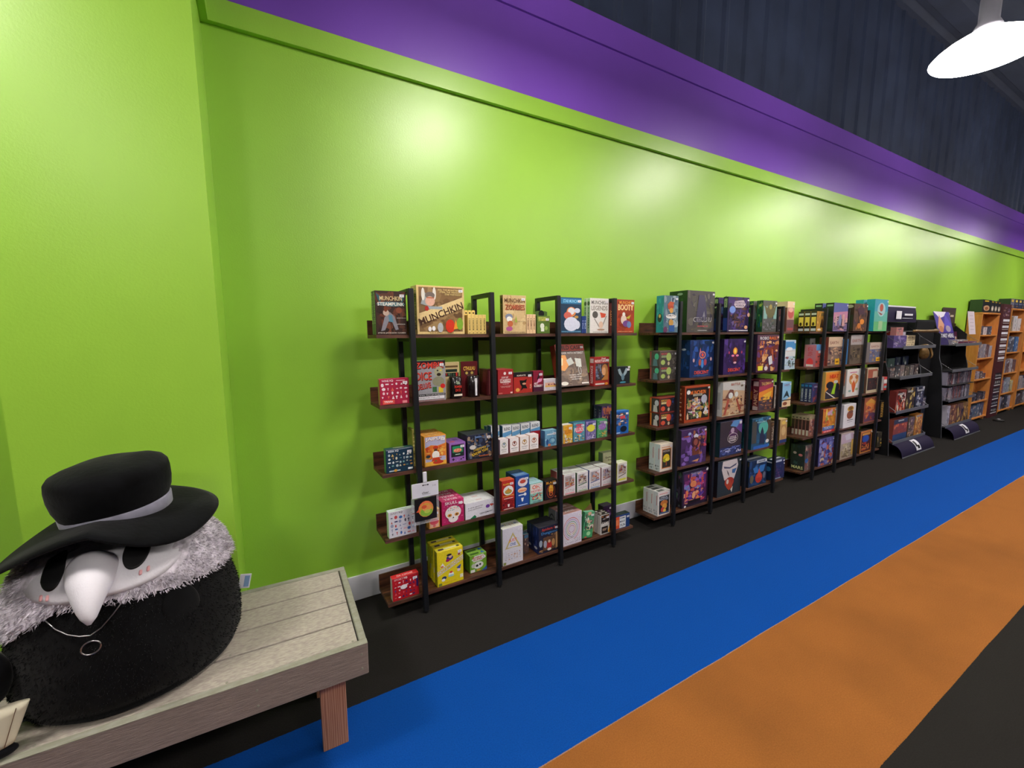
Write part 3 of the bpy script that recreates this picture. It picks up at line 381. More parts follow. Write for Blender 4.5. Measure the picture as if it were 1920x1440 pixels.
I(1,5,.0801,.1615,.2092,.036,.045,'bright yellow game box with white diagonal banner',('ecd820','c8c020','e4d840'),art=[('p',[(0,.3),(1,.62),(1,.76),(0,.44)],'d4d4d0'),('t','CHAMPIONS!',.5,.53,1.0,.1,'b89018',22),('t','CHAMPIONS!',.495,.535,1.0,.1,'f0d030',22),('e',.48,.76,.13,.07,'3a2878'),('e',.5,.8,.07,.05,'e0b8a0'),('e',.46,.85,.1,.03,'18141c'),('e',.4,.7,.08,.04,'a8206c'),('p',[(.1,.54),(.2,.66),(.3,.54)],'f0f0f0'),('e',.18,.56,.06,.02,'d85a40'),('p',[(.75,.78),(.85,.88),(.92,.78)],'e0d0c8'),('e',.84,.8,.05,.03,'a84838'),('e',.25,.22,.09,.05,'2c3c68'),('e',.22,.17,.07,.04,'f0f4f0'),('e',.52,.28,.1,.06,'f4f4f0'),('e',.52,.34,.06,.03,'d84838'),('e',.52,.24,.12,.03,'a8d8d8'),('p',[(.72,.42),(.92,.5),(.86,.36)],'3850b0'),('e',.82,.34,.07,.04,'f0d8c8'),('r',.86,.1,.12,.1,'f4f0d8'),('r',.04,.02,.12,.07,'7a8c38'),('r',.2,.08,.5,.012,'d8a030')],side=[('g',.2,.1,.6,.8,1,8,['c8b018','8a8420'])],top=[('r',.15,.35,.7,.3,'e8e4c0'),('r',.1,.3,.2,.4,'48304c'),('e',.85,.5,.06,.2,'303030')],n=3,gap=.012)
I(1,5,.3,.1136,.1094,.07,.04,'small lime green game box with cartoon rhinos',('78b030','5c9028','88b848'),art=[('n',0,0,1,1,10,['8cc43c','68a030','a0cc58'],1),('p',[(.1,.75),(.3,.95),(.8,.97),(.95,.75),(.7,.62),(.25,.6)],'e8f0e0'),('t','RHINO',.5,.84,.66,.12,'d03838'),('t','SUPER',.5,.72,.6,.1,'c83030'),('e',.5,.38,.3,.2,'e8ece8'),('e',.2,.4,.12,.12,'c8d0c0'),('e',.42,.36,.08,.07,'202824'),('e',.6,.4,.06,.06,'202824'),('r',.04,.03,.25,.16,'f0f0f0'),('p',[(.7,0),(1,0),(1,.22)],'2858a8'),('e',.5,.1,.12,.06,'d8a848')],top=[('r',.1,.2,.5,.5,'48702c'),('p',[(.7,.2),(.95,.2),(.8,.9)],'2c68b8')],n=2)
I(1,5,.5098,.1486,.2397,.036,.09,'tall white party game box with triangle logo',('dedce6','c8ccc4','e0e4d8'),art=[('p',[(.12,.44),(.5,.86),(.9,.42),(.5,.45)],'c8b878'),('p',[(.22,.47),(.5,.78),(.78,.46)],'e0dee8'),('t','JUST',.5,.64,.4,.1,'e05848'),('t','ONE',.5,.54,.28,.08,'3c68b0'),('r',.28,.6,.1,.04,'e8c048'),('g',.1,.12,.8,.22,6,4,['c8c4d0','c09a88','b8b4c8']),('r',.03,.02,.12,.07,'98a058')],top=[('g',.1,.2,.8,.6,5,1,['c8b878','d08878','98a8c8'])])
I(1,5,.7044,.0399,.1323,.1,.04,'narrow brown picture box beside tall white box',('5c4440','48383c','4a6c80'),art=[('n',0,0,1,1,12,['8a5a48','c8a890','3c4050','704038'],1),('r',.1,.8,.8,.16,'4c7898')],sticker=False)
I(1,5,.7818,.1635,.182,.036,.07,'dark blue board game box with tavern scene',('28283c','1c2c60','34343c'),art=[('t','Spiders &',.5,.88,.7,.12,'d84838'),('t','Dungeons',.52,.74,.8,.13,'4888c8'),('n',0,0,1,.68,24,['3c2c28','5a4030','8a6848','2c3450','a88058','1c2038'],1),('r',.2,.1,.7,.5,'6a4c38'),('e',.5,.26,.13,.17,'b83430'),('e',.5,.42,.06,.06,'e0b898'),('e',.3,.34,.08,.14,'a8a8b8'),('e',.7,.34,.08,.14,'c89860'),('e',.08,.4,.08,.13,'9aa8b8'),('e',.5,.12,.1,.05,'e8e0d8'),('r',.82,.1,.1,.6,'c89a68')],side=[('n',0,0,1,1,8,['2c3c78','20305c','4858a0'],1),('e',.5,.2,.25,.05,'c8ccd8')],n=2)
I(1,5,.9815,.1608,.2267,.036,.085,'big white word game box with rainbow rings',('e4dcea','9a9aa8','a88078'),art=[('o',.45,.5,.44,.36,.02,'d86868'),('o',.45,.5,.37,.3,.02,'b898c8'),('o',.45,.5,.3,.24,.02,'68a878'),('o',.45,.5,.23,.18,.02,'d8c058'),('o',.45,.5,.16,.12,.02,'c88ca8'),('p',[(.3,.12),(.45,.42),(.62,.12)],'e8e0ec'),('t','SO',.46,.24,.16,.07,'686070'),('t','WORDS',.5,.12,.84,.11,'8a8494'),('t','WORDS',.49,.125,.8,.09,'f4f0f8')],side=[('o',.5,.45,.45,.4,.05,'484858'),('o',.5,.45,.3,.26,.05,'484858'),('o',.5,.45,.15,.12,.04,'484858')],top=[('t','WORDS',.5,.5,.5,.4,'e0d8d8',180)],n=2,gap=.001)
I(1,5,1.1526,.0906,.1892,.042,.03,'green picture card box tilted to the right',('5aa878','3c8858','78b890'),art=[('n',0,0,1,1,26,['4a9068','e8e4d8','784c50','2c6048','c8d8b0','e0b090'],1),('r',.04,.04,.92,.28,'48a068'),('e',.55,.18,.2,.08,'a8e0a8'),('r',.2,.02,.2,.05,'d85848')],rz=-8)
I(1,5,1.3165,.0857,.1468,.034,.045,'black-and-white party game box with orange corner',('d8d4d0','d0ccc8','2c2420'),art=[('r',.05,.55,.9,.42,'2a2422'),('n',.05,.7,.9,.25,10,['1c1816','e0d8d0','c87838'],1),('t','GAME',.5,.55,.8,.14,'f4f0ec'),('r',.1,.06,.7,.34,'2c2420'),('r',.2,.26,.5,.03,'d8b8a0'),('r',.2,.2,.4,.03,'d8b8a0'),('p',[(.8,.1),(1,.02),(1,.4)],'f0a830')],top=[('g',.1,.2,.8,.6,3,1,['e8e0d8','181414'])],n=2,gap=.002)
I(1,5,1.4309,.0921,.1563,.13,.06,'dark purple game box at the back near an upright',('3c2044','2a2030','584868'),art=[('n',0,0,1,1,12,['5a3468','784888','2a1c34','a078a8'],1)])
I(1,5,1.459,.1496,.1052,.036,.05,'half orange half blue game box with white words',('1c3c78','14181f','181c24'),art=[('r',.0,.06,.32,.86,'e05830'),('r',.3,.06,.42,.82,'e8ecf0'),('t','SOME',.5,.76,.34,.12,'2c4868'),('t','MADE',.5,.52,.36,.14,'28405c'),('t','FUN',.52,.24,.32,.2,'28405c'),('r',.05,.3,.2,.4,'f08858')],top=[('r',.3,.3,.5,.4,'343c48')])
I(2,1,-.187,.1592,.2732,.0,.07,'teal battle game box with red creature figure',('5a7888','2c9098','88a8b0'),art=[('n',0,0,1,1,20,['78a0b0','a8b8c0','485c78','3c5068','8a9ca8'],1),('e',.45,.7,.2,.09,'b84c30'),('p',[(.2,.74),(.4,.84),(.7,.82),(.6,.72)],'c85c38'),('e',.5,.6,.13,.07,'d8a048'),('e',.5,.44,.36,.06,'f4f0ec'),('t','KABUTO',.5,.46,.6,.05,'303848'),('t','SUMO',.5,.4,.4,.05,'e8e4e0'),('e',.5,.27,.16,.09,'c89848'),('r',.38,.03,.36,.17,'2c5ca0'),('e',.12,.08,.14,.08,'6c3c60')],side=[('n',0,0,1,1,10,['38a8a8','2c8088','58b8b0'],1),('e',.5,.4,.3,.12,'2c3c38'),('e',.5,.45,.15,.05,'d8b868')])
I(2,1,.1198,.3391,.3278,.036,.19,'very large dark grey board game box',('54504e','1c3c20','6a6a68'),art=[('n',0,0,1,1,26,['5c5850','484450','6c6860','3c3848','645c4c'],1),('p',[(.4,.9),(.6,.9),(.68,.6),(.72,.25),(.3,.25),(.36,.6)],'4c4864'),('t','CTHULHU',.55,.31,.66,.11,'b8b8b8'),('t','CTHULHU',.55,.315,.6,.08,'3c3844'),('p',[(.55,.38),(.6,.52),(.64,.38)],'8c8c94'),('t','DEATH MAY DIE',.56,.15,.38,.03,'e05868'),('r',.38,.04,.34,.015,'c8c8c8')],side=[('n',0,0,1,1,14,['244c28','1c3820','305c34'],1),('e',.6,.92,.15,.03,'88a088')])
I(2,1,.6378,.3017,.297,.036,.05,'indigo horror board game box with pale badge',('3c2c60','14243c','4c4878'),art=[('n',0,0,1,1,26,['4c3474','2c2048','584090','5c3838','281c30'],1),('e',.2,.64,.14,.1,'7898e0'),('p',[(.3,.88),(.7,.92),(.82,.8),(.7,.7),(.34,.7),(.26,.78)],'d0c0c8'),('t','ELDRITCH',.54,.84,.44,.06,'584468'),('t','HORROR',.54,.76,.4,.06,'584468'),('n',.1,.1,.8,.4,20,['5a3c34','38283c','784c44','6c5c90'],1),('e',.96,.5,.06,.06,'f0c0a8'),('e',.85,.14,.08,.05,'e8b080'),('r',.05,.03,.9,.03,'c8c4cc')],side=[('r',.2,.7,.6,.25,'a8c090'),('t','HORROR',.5,.83,.4,.4,'2c4030',90),('r',.1,.05,.8,.35,'2c4490')],n=2,gap=.045)
I(2,1,1.1521,.2257,.2827,.036,.06,'grey-green board game box with winged monster',('5a5c58','1c4c38','585c50'),art=[('n',0,0,1,1,18,['5c5c50','486058','6c6858','3c4440'],1),('r',.04,.42,.25,.4,'8cb8b0'),('r',.75,.42,.22,.4,'8cb8b0'),('p',[(.05,.9),(.3,.75),(.5,.9),(.7,.75),(.95,.9),(.8,.55),(.6,.45),(.4,.45),(.2,.6)],'6a6440'),('e',.52,.8,.1,.08,'a89850'),('n',0,0,1,.42,22,['606060','78787c','484848','50504c'],1)],side=[('n',0,0,1,1,14,['2c7850','88a858','1c5c70','245c48'],1),('e',.6,.85,.2,.05,'a8c058')],n=2,gap=.03)
I(2,1,1.4207,.1001,.2091,.05,.16,'narrow black box with dark red spine art',('1c181c','181418','24181c'),art=[('r',.15,.75,.7,.22,'5c2420'),('e',.5,.6,.3,.12,'784c48'),('r',.3,.06,.5,.03,'b8b8c0')],sticker=False)
I(2,1,1.5542,.1255,.2858,.036,.12,'tall peach-and-maroon game box at shelf end',('c09880','8a6050','f0d0a8'),art=[('r',0,.8,1,.2,'f0d4ac'),('e',.5,.6,.4,.16,'c05850'),('e',.5,.72,.3,.08,'e8b0a0'),('r',0,0,1,.4,'6c4a50'),('r',.1,.05,.8,.08,'a84c48')],side=[('r',0,.8,1,.2,'f0d8b0')])
I(2,2,-.174,.1966,.1204,.036,.1,'upper grey-pink long box with green skull creatures',('6c6058','584c48','8a7070'),art=[('r',.03,.05,.94,.9,'4c4844'),('t','MUNCHKIN',.26,.82,.36,.14,'d05a5c'),('r',.08,.58,.3,.14,'8a9a70'),('e',.5,.62,.14,.26,'a8c068'),('e',.18,.28,.12,.16,'a8c068'),('e',.5,.2,.06,.12,'c8b898'),('n',.66,.1,.3,.8,12,['585048','7c7874','a0988c'],1)],side=[('r',.05,.05,.9,.9,'50504c'),('e',.7,.65,.2,.2,'58c898'),('p',[(.35,.05),(.8,.05),(.7,.5),(.4,.5)],'5c8088'),('r',.06,.05,.12,.9,'a0504c')],z=.103,name='game_box')
I(2,2,-.17,.1974,.1116,.036,.1,'lower grey-pink long box with green skull creatures',('6c6058','584c48','8a7070'),art=[('r',.03,.05,.94,.9,'4c4844'),('t','MUNCHKIN',.26,.82,.36,.14,'d05a5c'),('r',.08,.58,.3,.14,'8a9a70'),('e',.5,.62,.14,.26,'a8c068'),('e',.18,.28,.12,.16,'a8c068'),('e',.5,.2,.06,.12,'c8b898'),('n',.66,.1,.3,.8,12,['585048','7c7874','a0988c'],1)],side=[('r',.05,.05,.9,.9,'50504c'),('e',.7,.65,.2,.2,'58c898'),('p',[(.35,.05),(.8,.05),(.7,.5),(.4,.5)],'5c8088'),('r',.06,.05,.12,.9,'a0504c')],z=.0,name='game_box')
I(2,3,-.1603,.1994,.1173,.036,.1,'upper red long box with cartoon adventurers',('8a2c24','a03028','98483c'),art=[('r',.03,.05,.94,.9,'342c30'),('t','MUNCHKIN',.26,.82,.36,.14,'e8b048'),('r',.08,.58,.3,.14,'d8c890'),('e',.5,.62,.14,.26,'d85a40'),('e',.18,.28,.12,.16,'d85a40'),('e',.5,.2,.06,.12,'c8b898'),('n',.66,.1,.3,.8,12,['2c3c68','4860a8','181c28'],1)],side=[('r',.05,.05,.9,.9,'3c3438'),('e',.7,.65,.2,.2,'c8ccd0'),('p',[(.35,.05),(.8,.05),(.7,.5),(.4,.5)],'c8c4c0'),('r',.06,.05,.12,.9,'d88030')],z=.1095,name='game_box')
I(2,3,-.1561,.2002,.1085,.036,.1,'lower red long box with cartoon adventurers',('8a2c24','a03028','98483c'),art=[('r',.03,.05,.94,.9,'342c30'),('t','MUNCHKIN',.26,.82,.36,.14,'e8b048'),('r',.08,.58,.3,.14,'d8c890'),('e',.5,.62,.14,.26,'d85a40'),('e',.18,.28,.12,.16,'d85a40'),('e',.5,.2,.06,.12,'c8b898'),('n',.66,.1,.3,.8,12,['2c3c68','4860a8','181c28'],1)],side=[('r',.05,.05,.9,.9,'3c3438'),('e',.7,.65,.2,.2,'c8ccd0'),('p',[(.35,.05),(.8,.05),(.7,.5),(.4,.5)],'c8c4c0'),('r',.06,.05,.12,.9,'d88030')],z=.0,name='game_box')
I(2,2,.1735,.3013,.3008,.036,.12,'deep blue board game box with arcane emblem',('1c3468','14305c','3c5c90'),art=[('n',0,0,1,1,26,['24407c','1c3060','2c5090','183050','3058a8'],1),('e',.5,.5,.2,.22,'2c4c98'),('o',.5,.6,.13,.1,.03,'e88848'),('e',.5,.6,.05,.05,'e85838'),('p',[(.36,.62),(.4,.8),(.44,.66)],'c87890'),('e',.4,.4,.06,.09,'a85848'),('e',.62,.4,.06,.09,'a84858'),('e',.5,.36,.05,.12,'4890d8'),('e',.14,.46,.04,.05,'c8a0a8'),('e',.86,.48,.04,.05,'c8a0a8'),('t','DESCENT',.48,.13,.6,.09,'f05838'),('r',.15,.045,.6,.01,'6888b8')],side=[('n',0,0,1,1,10,['1c4078','245090','143058'],1),('e',.5,.75,.18,.03,'a8b8c8')])
I(2,2,.608,.3093,.3039,.036,.12,'violet board game box with glowing emblem',('3a2460','241c3c','5c4c88'),art=[('n',0,0,1,1,26,['482c70','301c50','54388c','281844'],1),('p',[(.3,.74),(.5,.84),(.7,.74),(.76,.4),(.5,.2),(.26,.4)],'34204c'),('e',.5,.66,.1,.1,'f09838'),('e',.5,.66,.05,.06,'f8e060'),('e',.4,.53,.07,.03,'f088b0'),('e',.6,.53,.07,.03,'f088b0'),('e',.5,.42,.1,.1,'5a1c30'),('e',.5,.33,.07,.03,'e0b0b8'),('e',.22,.62,.03,.04,'c85070'),('e',.8,.62,.03,.04,'c85070'),('t','DESCENT',.48,.13,.56,.09,'f05838')])
I(2,2,.5164,.0432,.2606,.06,.14,'narrow black spine with orange letters',('14141c','101014','1c1c24'),art=[('t','DESCENT',.5,.45,.7,.6,'e8883c',90)],sticker=False)
I(2,2,1.0362,.3447,.3362,.004,.07,'orange-purple board game box with robot battle',('5a3c4c','30283c','6a5a70'),art=[('r',0,0,1,.85,'54304c'),('n',0,0,1,.84,44,['8a3c30','b86038','6a4078','4c3050','c88850','783428','e0b078'],1),('t','ROBO',.3,.91,.4,.08,'d0d4d8'),('t','RALLY',.74,.91,.42,.08,'f07828'),('p',[(.5,.4),(.66,.44),(.72,.22),(.56,.18)],'d8dce0'),('e',.42,.1,.08,.06,'d8d4d8'),('r',.05,.05,.22,.12,'e8e048')])
I(2,2,1.4799,.0554,.2731,.05,.15,'narrow dark teal spine beside an upright',('1c5060','184858','205868'),art=[('g',.1,.1,.8,.8,1,7,['88a8b0','2c7080'])],sticker=False)
I(2,2,1.56,.1815,.2821,.036,.08,'pale blue winter-scene game box at shelf end',('b8d0e0','3c4c5c','d8e8f0'),art=[('r',0,.7,1,.25,'4c90c8'),('e',.4,.7,.3,.06,'e8f0f8'),('r',0,.45,1,.2,'d8dcdc'),('r',.05,.62,.9,.01,'c89078'),('n',0,.06,1,.38,18,['3c4c50','688880','8a4c50','2c3c40','a8b8a8'],1),('r',0,0,1,.05,'b8ccd8')])
I(2,3,.1245,.3172,.2955,.034,.07,'rust-framed board game box with many cartoon heroes',('b04a28','6a2c1c','c05a34'),art=[('r',.05,.08,.9,.87,'2c2424'),('n',.06,.09,.88,.6,44,['c89868','e8c8a0','8a8ca0','503c3c','6c8850','d8d8e0','a85878','d8a848'],1),('t','MUNCHKIN',.5,.82,.6,.11,'f08038'),('r',.3,.72,.36,.06,'b8b8a8'),('t','DUNGEON',.48,.75,.3,.04,'403c38'),('e',.12,.84,.07,.06,'f0ece8'),('e',.74,.62,.12,.12,'b8bccc')],side=[('g',.2,.05,.6,.9,1,8,['e8dcc8','c89868'])])
I(2,3,.6181,.3165,.2993,.036,.07,'sand-coloured battle board game box with giant machine',('d0c0a0','d8dcdc','b8b0a0'),art=[('r',0,.7,1,.3,'c8c8c4'),('p',[(0,.1),(1,.1),(1,.7),(0,.78)],'c8a888'),('n',0,.02,1,.55,26,['a87858','8a4c3c','d8b888','c89c70','6a4840'],1),('p',[(.1,.55),(.3,.78),(.45,.76),(.5,.6),(.3,.5)],'7a5048'),('e',.34,.6,.1,.09,'d8dcd8'),('e',.6,.62,.08,.08,'d8dcd8'),('p',[(.04,.05),(.14,.05),(.3,.5),(.2,.5)],'b05848'),('p',[(.76,.1),(.84,.1),(.64,.5),(.58,.48)],'a85040'),('t','BATTLE',.55,.92,.4,.07,'b06858'),('e',.84,.86,.06,.03,'786858')],side=[('r',.3,.2,.4,.5,'b8bcbc')])
I(2,3,1.1564,.2295,.287,.036,.06,'flame-orange game box with maroon top',('a85838','6a2434','7a3c3c'),art=[('r',0,.78,1,.22,'682840'),('t','TALISMAN',.5,.87,.7,.1,'e8c070'),('p',[(0,.78),(1,.86),(1,.7),(0,.6)],'a83c58'),('p',[(0,.6),(1,.74),(1,.4),(0,.3)],'e89038'),('p',[(.3,.5),(.9,.62),(.8,.3),(.3,.3)],'f0c048'),('r',0,0,1,.34,'4c3c44'),('n',0,0,1,.45,20,['3c3440','8a5a40','c88848','584858'],1)],side=[('t','FAMILY',.5,.4,.6,.6,'d8a888',90),('r',.1,.8,.8,.15,'c8a8a8'),('r',.1,.02,.8,.12,'c8b8b8')],n=2,gap=.02)
I(2,3,1.4385,.0876,.2127,.05,.05,'narrow white-and-brown picture box',('a8a098','3c3434','b8b0a8'),art=[('n',0,0,1,1,14,['d8d0c8','483830','8a6a50','202024'],1)],sticker=False)
I(2,3,1.5513,.1528,.2406,.036,.08,'light blue game box with dark climbing figure',('8cc0e0','3c4c58','a8d0e8'),art=[('t','HEIST',.5,.88,.6,.08,'8a4878'),('p',[(.1,.35),(.4,.6),(.5,.66),(.6,.6),(.85,.35),(.5,.45)],'2c4048'),('p',[(0,.2),(1,.4),(1,0),(0,0)],'e8cca0'),('e',.35,.13,.25,.07,'8a4c34'),('r',0,.25,1,.04,'403830')])
I(2,4,-.1435,.1414,.2191,.034,.055,'white game box framing a yellow tree picture',('ece0d0','ccd8dc','e8dcc8'),art=[('r',.14,.1,.74,.72,'d8863c'),('r',.18,.13,.66,.66,'38342c'),('t','HOUSE',.5,.73,.56,.07,'c8c0b8'),('e',.5,.48,.26,.14,'e8c828'),('e',.42,.4,.2,.08,'a8b028'),('e',.6,.42,.18,.07,'f0d848'),('r',.46,.2,.08,.15,'a85c30'),('r',.1,.86,.8,.03,'d89870')],side=[('r',.7,.45,.1,.4,'b8484c'),('g',.1,.05,.8,.2,3,2,['3c4448','707880'])],n=2,gap=.001)
I(2,4,.0998,.3176,.2993,.034,.12,'violet board game box with horned lady portrait',('4a3060','2c2438','5c4878'),art=[('n',0,0,1,1,22,['5c3c80','7858a8','38284c','8a68b8'],1),('n',.45,.2,.55,.75,18,['682c30','8a4838','a86848','3c2030','c84c58'],1),('p',[(.45,.8),(.55,.86),(.66,.8),(.62,.74),(.5,.74)],'c8ccd8'),('e',.55,.62,.14,.14,'5a2c30'),('e',.55,.62,.08,.09,'9a5448'),('p',[(.4,.5),(.6,.34),(.74,.48),(.66,.2),(.44,.2)],'74402c'),('r',.3,.06,.42,.2,'3c3468'),('p',[(.4,.1),(.7,.14),(.64,.06)],'d89868'),('e',.3,.88,.06,.04,'a8b8e8'),('r',.08,.8,.2,.03,'a84c38')])
I(2,4,.6021,.3133,.3088,.034,.1,'dark slate board game box with white script circle',('3c343c','1c3840','4a4c68'),art=[('p',[(.5,1),(1,1),(1,.6),(.75,.75)],'6c4c90'),('p',[(.6,1),(.95,1),(.75,.8),(.45,.86)],'5c90c8'),('e',.6,.62,.2,.18,'58345c'),('e',.56,.72,.08,.08,'b8a0b8'),('t','LORDS OF',.58,.54,.3,.04,'e0d8d8'),('t','WATER',.58,.49,.36,.05,'e0d8d8'),('t','DEEP',.58,.43,.3,.05,'e0d8d8'),('o',.58,.5,.24,.15,.015,'c8c0c0'),('r',0,.02,1,.24,'2c3868'),('n',0,.02,1,.24,20,['8898d8','c8c8e0','3c4880','5868a8','20244c'],1),('r',.86,.88,.1,.09,'e0dce0')])
I(2,4,1.0715,.3001,.2914,.034,.13,'teal board game box with hooded figure',('2c5878','14404c','1c3c48'),art=[('n',0,0,1,1,24,['2c6890','3c7ca8','28485c','1c3c58','4890b8'],1),('r',0,.2,.24,.7,'4c4c48'),('r',.8,.2,.2,.7,'54483c'),('e',.6,.66,.26,.22,'58b8a8'),('p',[(.4,.15),(.46,.55),(.54,.7),(.62,.55),(.7,.15)],'24304c'),('t','GLOOM',.5,.86,.6,.08,'1c2c3c'),('t','HAVEN',.5,.86,.5,.05,'a8d0d8'),('e',.84,.2,.09,.06,'f0f0f0'),('r',.1,0,.8,.1,'3068c0')],side=[('n',0,0,1,1,10,['1c6070','184c58','2c7c88'],1)])
I(2,4,1.4094,.0921,.2218,.05,.14,'narrow brown spine beside teal box',('5c4430','4c3828','68503c'),art=[('t','RISING',.5,.5,.6,.6,'d8c8a8',90),('r',.1,.85,.8,.1,'8a6a40')],sticker=False)
I(2,4,1.5457,.1241,.2354,.036,.09,'gold-and-blue framed game box at shelf end',('c8a468','7c6440','d8c088'),art=[('e',.5,.85,.3,.08,'e8c860'),('r',.1,.15,.8,.6,'b88c58'),('e',.5,.5,.3,.2,'d8b880'),('r',0,0,1,.14,'2c3c70')])
I(2,5,-.154,.1392,.1981,.034,.05,'white game box framing an orange cartoon picture',('e4dcd8','d4d8dc','d8dcd8'),art=[('r',.1,.06,.82,.74,'2c2c34'),('t','DECK',.5,.74,.6,.06,'c8ccd8'),('t','MASTER',.5,.66,.76,.09,'b0b8c8'),('e',.5,.5,.3,.12,'c87838'),('e',.55,.36,.2,.12,'e0a048'),('e',.4,.24,.16,.1,'c84c48'),('e',.55,.18,.12,.08,'e8c058'),('r',.15,.08,.7,.05,'5870a0'),('r',.1,.88,.8,.03,'d88888')],side=[('r',.7,.45,.1,.4,'c05a5c'),('g',.1,.05,.8,.2,3,2,['808890','b8a8a8'])],top=[('r',.1,.1,.5,.7,'6a706c')],n=3,gap=.001)
I(2,5,.1326,.3306,.3099,.036,.13,'vivid purple-orange board game box in black frame',('2c2438','1c1c24','201c28'),art=[('r',.06,.08,.88,.84,'5c2c5c'),('n',.06,.1,.84,.8,46,['c85850','e88c50','8a3c78','5838a0','d84c68','9a68b8','e8a878','7888c8'],1),('t','TWILIGHT',.5,.9,.4,.06,'a8b0d8'),('t','IMPERIUM',.5,.84,.4,.04,'6870b8'),('e',.4,.62,.12,.09,'e08858'),('r',.2,.1,.5,.08,'241c24'),('e',.1,.04,.04,.03,'d8d8d8'),('e',.94,.95,.04,.03,'f4f4f4')],side=[('n',0,0,1,1,14,['3c3448','8a4c68','4c6858','241c2c'],1)])
I(2,5,.5923,.339,.3221,.034,.12,'charcoal board game box with pale masked face',('303840','201c24','34383c'),art=[('p',[(.2,.98),(.8,.98),(.86,.8),(.78,.6),(.7,.42),(.45,.35),(.28,.45),(.16,.75)],'d8cccc'),('p',[(.24,.84),(.5,.78),(.8,.86),(.76,.8),(.5,.74),(.26,.78)],'50506c'),('p',[(.36,.74),(.46,.62),(.5,.5),(.42,.6)],'484048'),('p',[(.6,.7),(.8,.72),(.72,.58),(.6,.6)],'3c68a0'),('e',.5,.36,.2,.14,'a83828'),('p',[(.3,.5),(.4,.34),(.5,.46),(.6,.3),(.7,.46),(.62,.2),(.5,.12),(.38,.22)],'b84830'),('e',.42,.38,.05,.07,'d8c8c0'),('p',[(.56,.14),(.66,.22),(.62,.04)],'e0d8d0')])
I(2,5,1.0629,.2876,.2519,.036,.12,'dark blue board game box with red flame figure',('1c3050','1c2838','28344c'),art=[('n',0,0,1,1,20,['1c3868','2c4c80','182440','345890'],1),('r',.4,.86,.56,.12,'c8d0dc'),('t','ARKHAM',.68,.92,.4,.07,'344058'),('p',[(.2,.7),(.4,.76),(.5,.6),(.6,.76),(.9,.76),(.8,.5),(.3,.5)],'3c78c0'),('e',.55,.3,.2,.2,'c03c30'),('p',[(.4,.3),(.55,.66),(.7,.3)],'d04c38'),('e',.15,.3,.1,.16,'6a6048'),('e',.85,.35,.08,.14,'686c80')],side=[('n',0,0,1,1,8,['1c2434','283850','585038'],1)],top=[('r',.1,.3,.8,.3,'c8ccd8')])
I(2,5,1.451,.2153,.2011,.036,.08,'navy game box with purple scene at rack end',('28305c','183050','242c48'),art=[('r',.05,.86,.7,.1,'b8c0d8'),('n',0,.08,1,.72,24,['4c3868','3c2c5c','6c4c80','28386c','58487c'],1),('r',.1,.04,.6,.04,'9aa8c8'),('r',.9,.7,.08,.06,'f0f0f0')],side=[('r',.2,.86,.7,.06,'c8d0e0'),('e',.5,.55,.3,.12,'3c88c8')],top=[('r',.1,.3,.8,.3,'c8ccd8')])
I(3,1,-.0615,.1825,.2039,.034,.08,'amber game box with dark statue figure',('b88838','1c1a18','98803c'),art=[('r',.3,.76,.5,.16,'78643c'),('n',0,0,1,1,10,['d8a040','e8c060','a87830'],1),('p',[(.35,.2),(.5,.6),(.6,.64),(.72,.2)],'3c2818'),('e',.3,.1,.2,.05,'e8dcc8')],side=[('r',.12,.28,.76,.45,'e8d058'),('e',.45,.38,.2,.09,'3c2c18'),('r',.1,.82,.8,.1,'c8ccc8'),('r',.1,.04,.8,.12,'c8d0d8')],n=3)
I(3,1,.1985,.3038,.2947,.0,.09,'lavender-pink board game box with city spires',('7c6c9c','1c2c20','485060'),art=[('r',0,.6,1,.4,'6068a8'),('p',[(0,.66),(1,.72),(1,.4),(0,.4)],'c888a8'),('n',0,.02,1,.5,26,['504058','a87888','d8a8a0','6c5c80','3c3444'],1),('r',.12,.2,.12,.4,'c8a0a0'),('r',.6,.2,.16,.4,'d8a8a0'),('e',.45,.4,.1,.2,'8890b8')],side=[('r',.15,.88,.7,.06,'8ab888'),('r',.1,.1,.8,.4,'283c28')],n=2,gap=.03)
I(3,1,.6443,.3183,.2994,.0,.09,'brown board game box with glowing temple',('5c4438','3c3020','4c3c34'),art=[('n',0,0,1,1,26,['6c4c3c','8a5c40','3c2c2c','a87048','4c3848'],1),('e',.5,.75,.25,.15,'503444'),('e',.6,.35,.16,.1,'e89038'),('e',.4,.2,.14,.1,'c87838')],side=[('e',.5,.9,.4,.06,'a8a888'),('r',.1,.1,.8,.5,'343c28')],n=2,gap=.02)
I(3,1,1.1204,.3449,.3619,-.006,.09,'tall turquoise-green game box with red beast',('68b8a8','28a8b8','58b8c8'),art=[('r',0,.62,1,.38,'48a0b8'),('r',0,0,1,.3,'68b878'),('e',.5,.68,.3,.22,'a8ccd0'),('e',.5,.74,.14,.12,'b85848'),('p',[(.2,.62),(.5,.5),(.8,.62),(.6,.54)],'984c44'),('r',.35,.04,.3,.28,'a8c89a')],n=2,gap=.03)
I(3,2,-.031,.1789,.23,.034,.11,'pink-and-red city game box, corner facing out',('b85a58','c07888','88a8d0'),art=[('r',0,.74,1,.26,'5890c8'),('r',.25,.62,.6,.1,'c8d4d8'),('n',0,.05,1,.6,16,['c84838','e06048','a83830','4c3c48'],1)],side=[('t','FUN CITY',.5,.7,.4,.4,'c83848',90),('e',.5,.2,.3,.2,'e84850'),('r',.2,.02,.6,.1,'f0e8e8')])
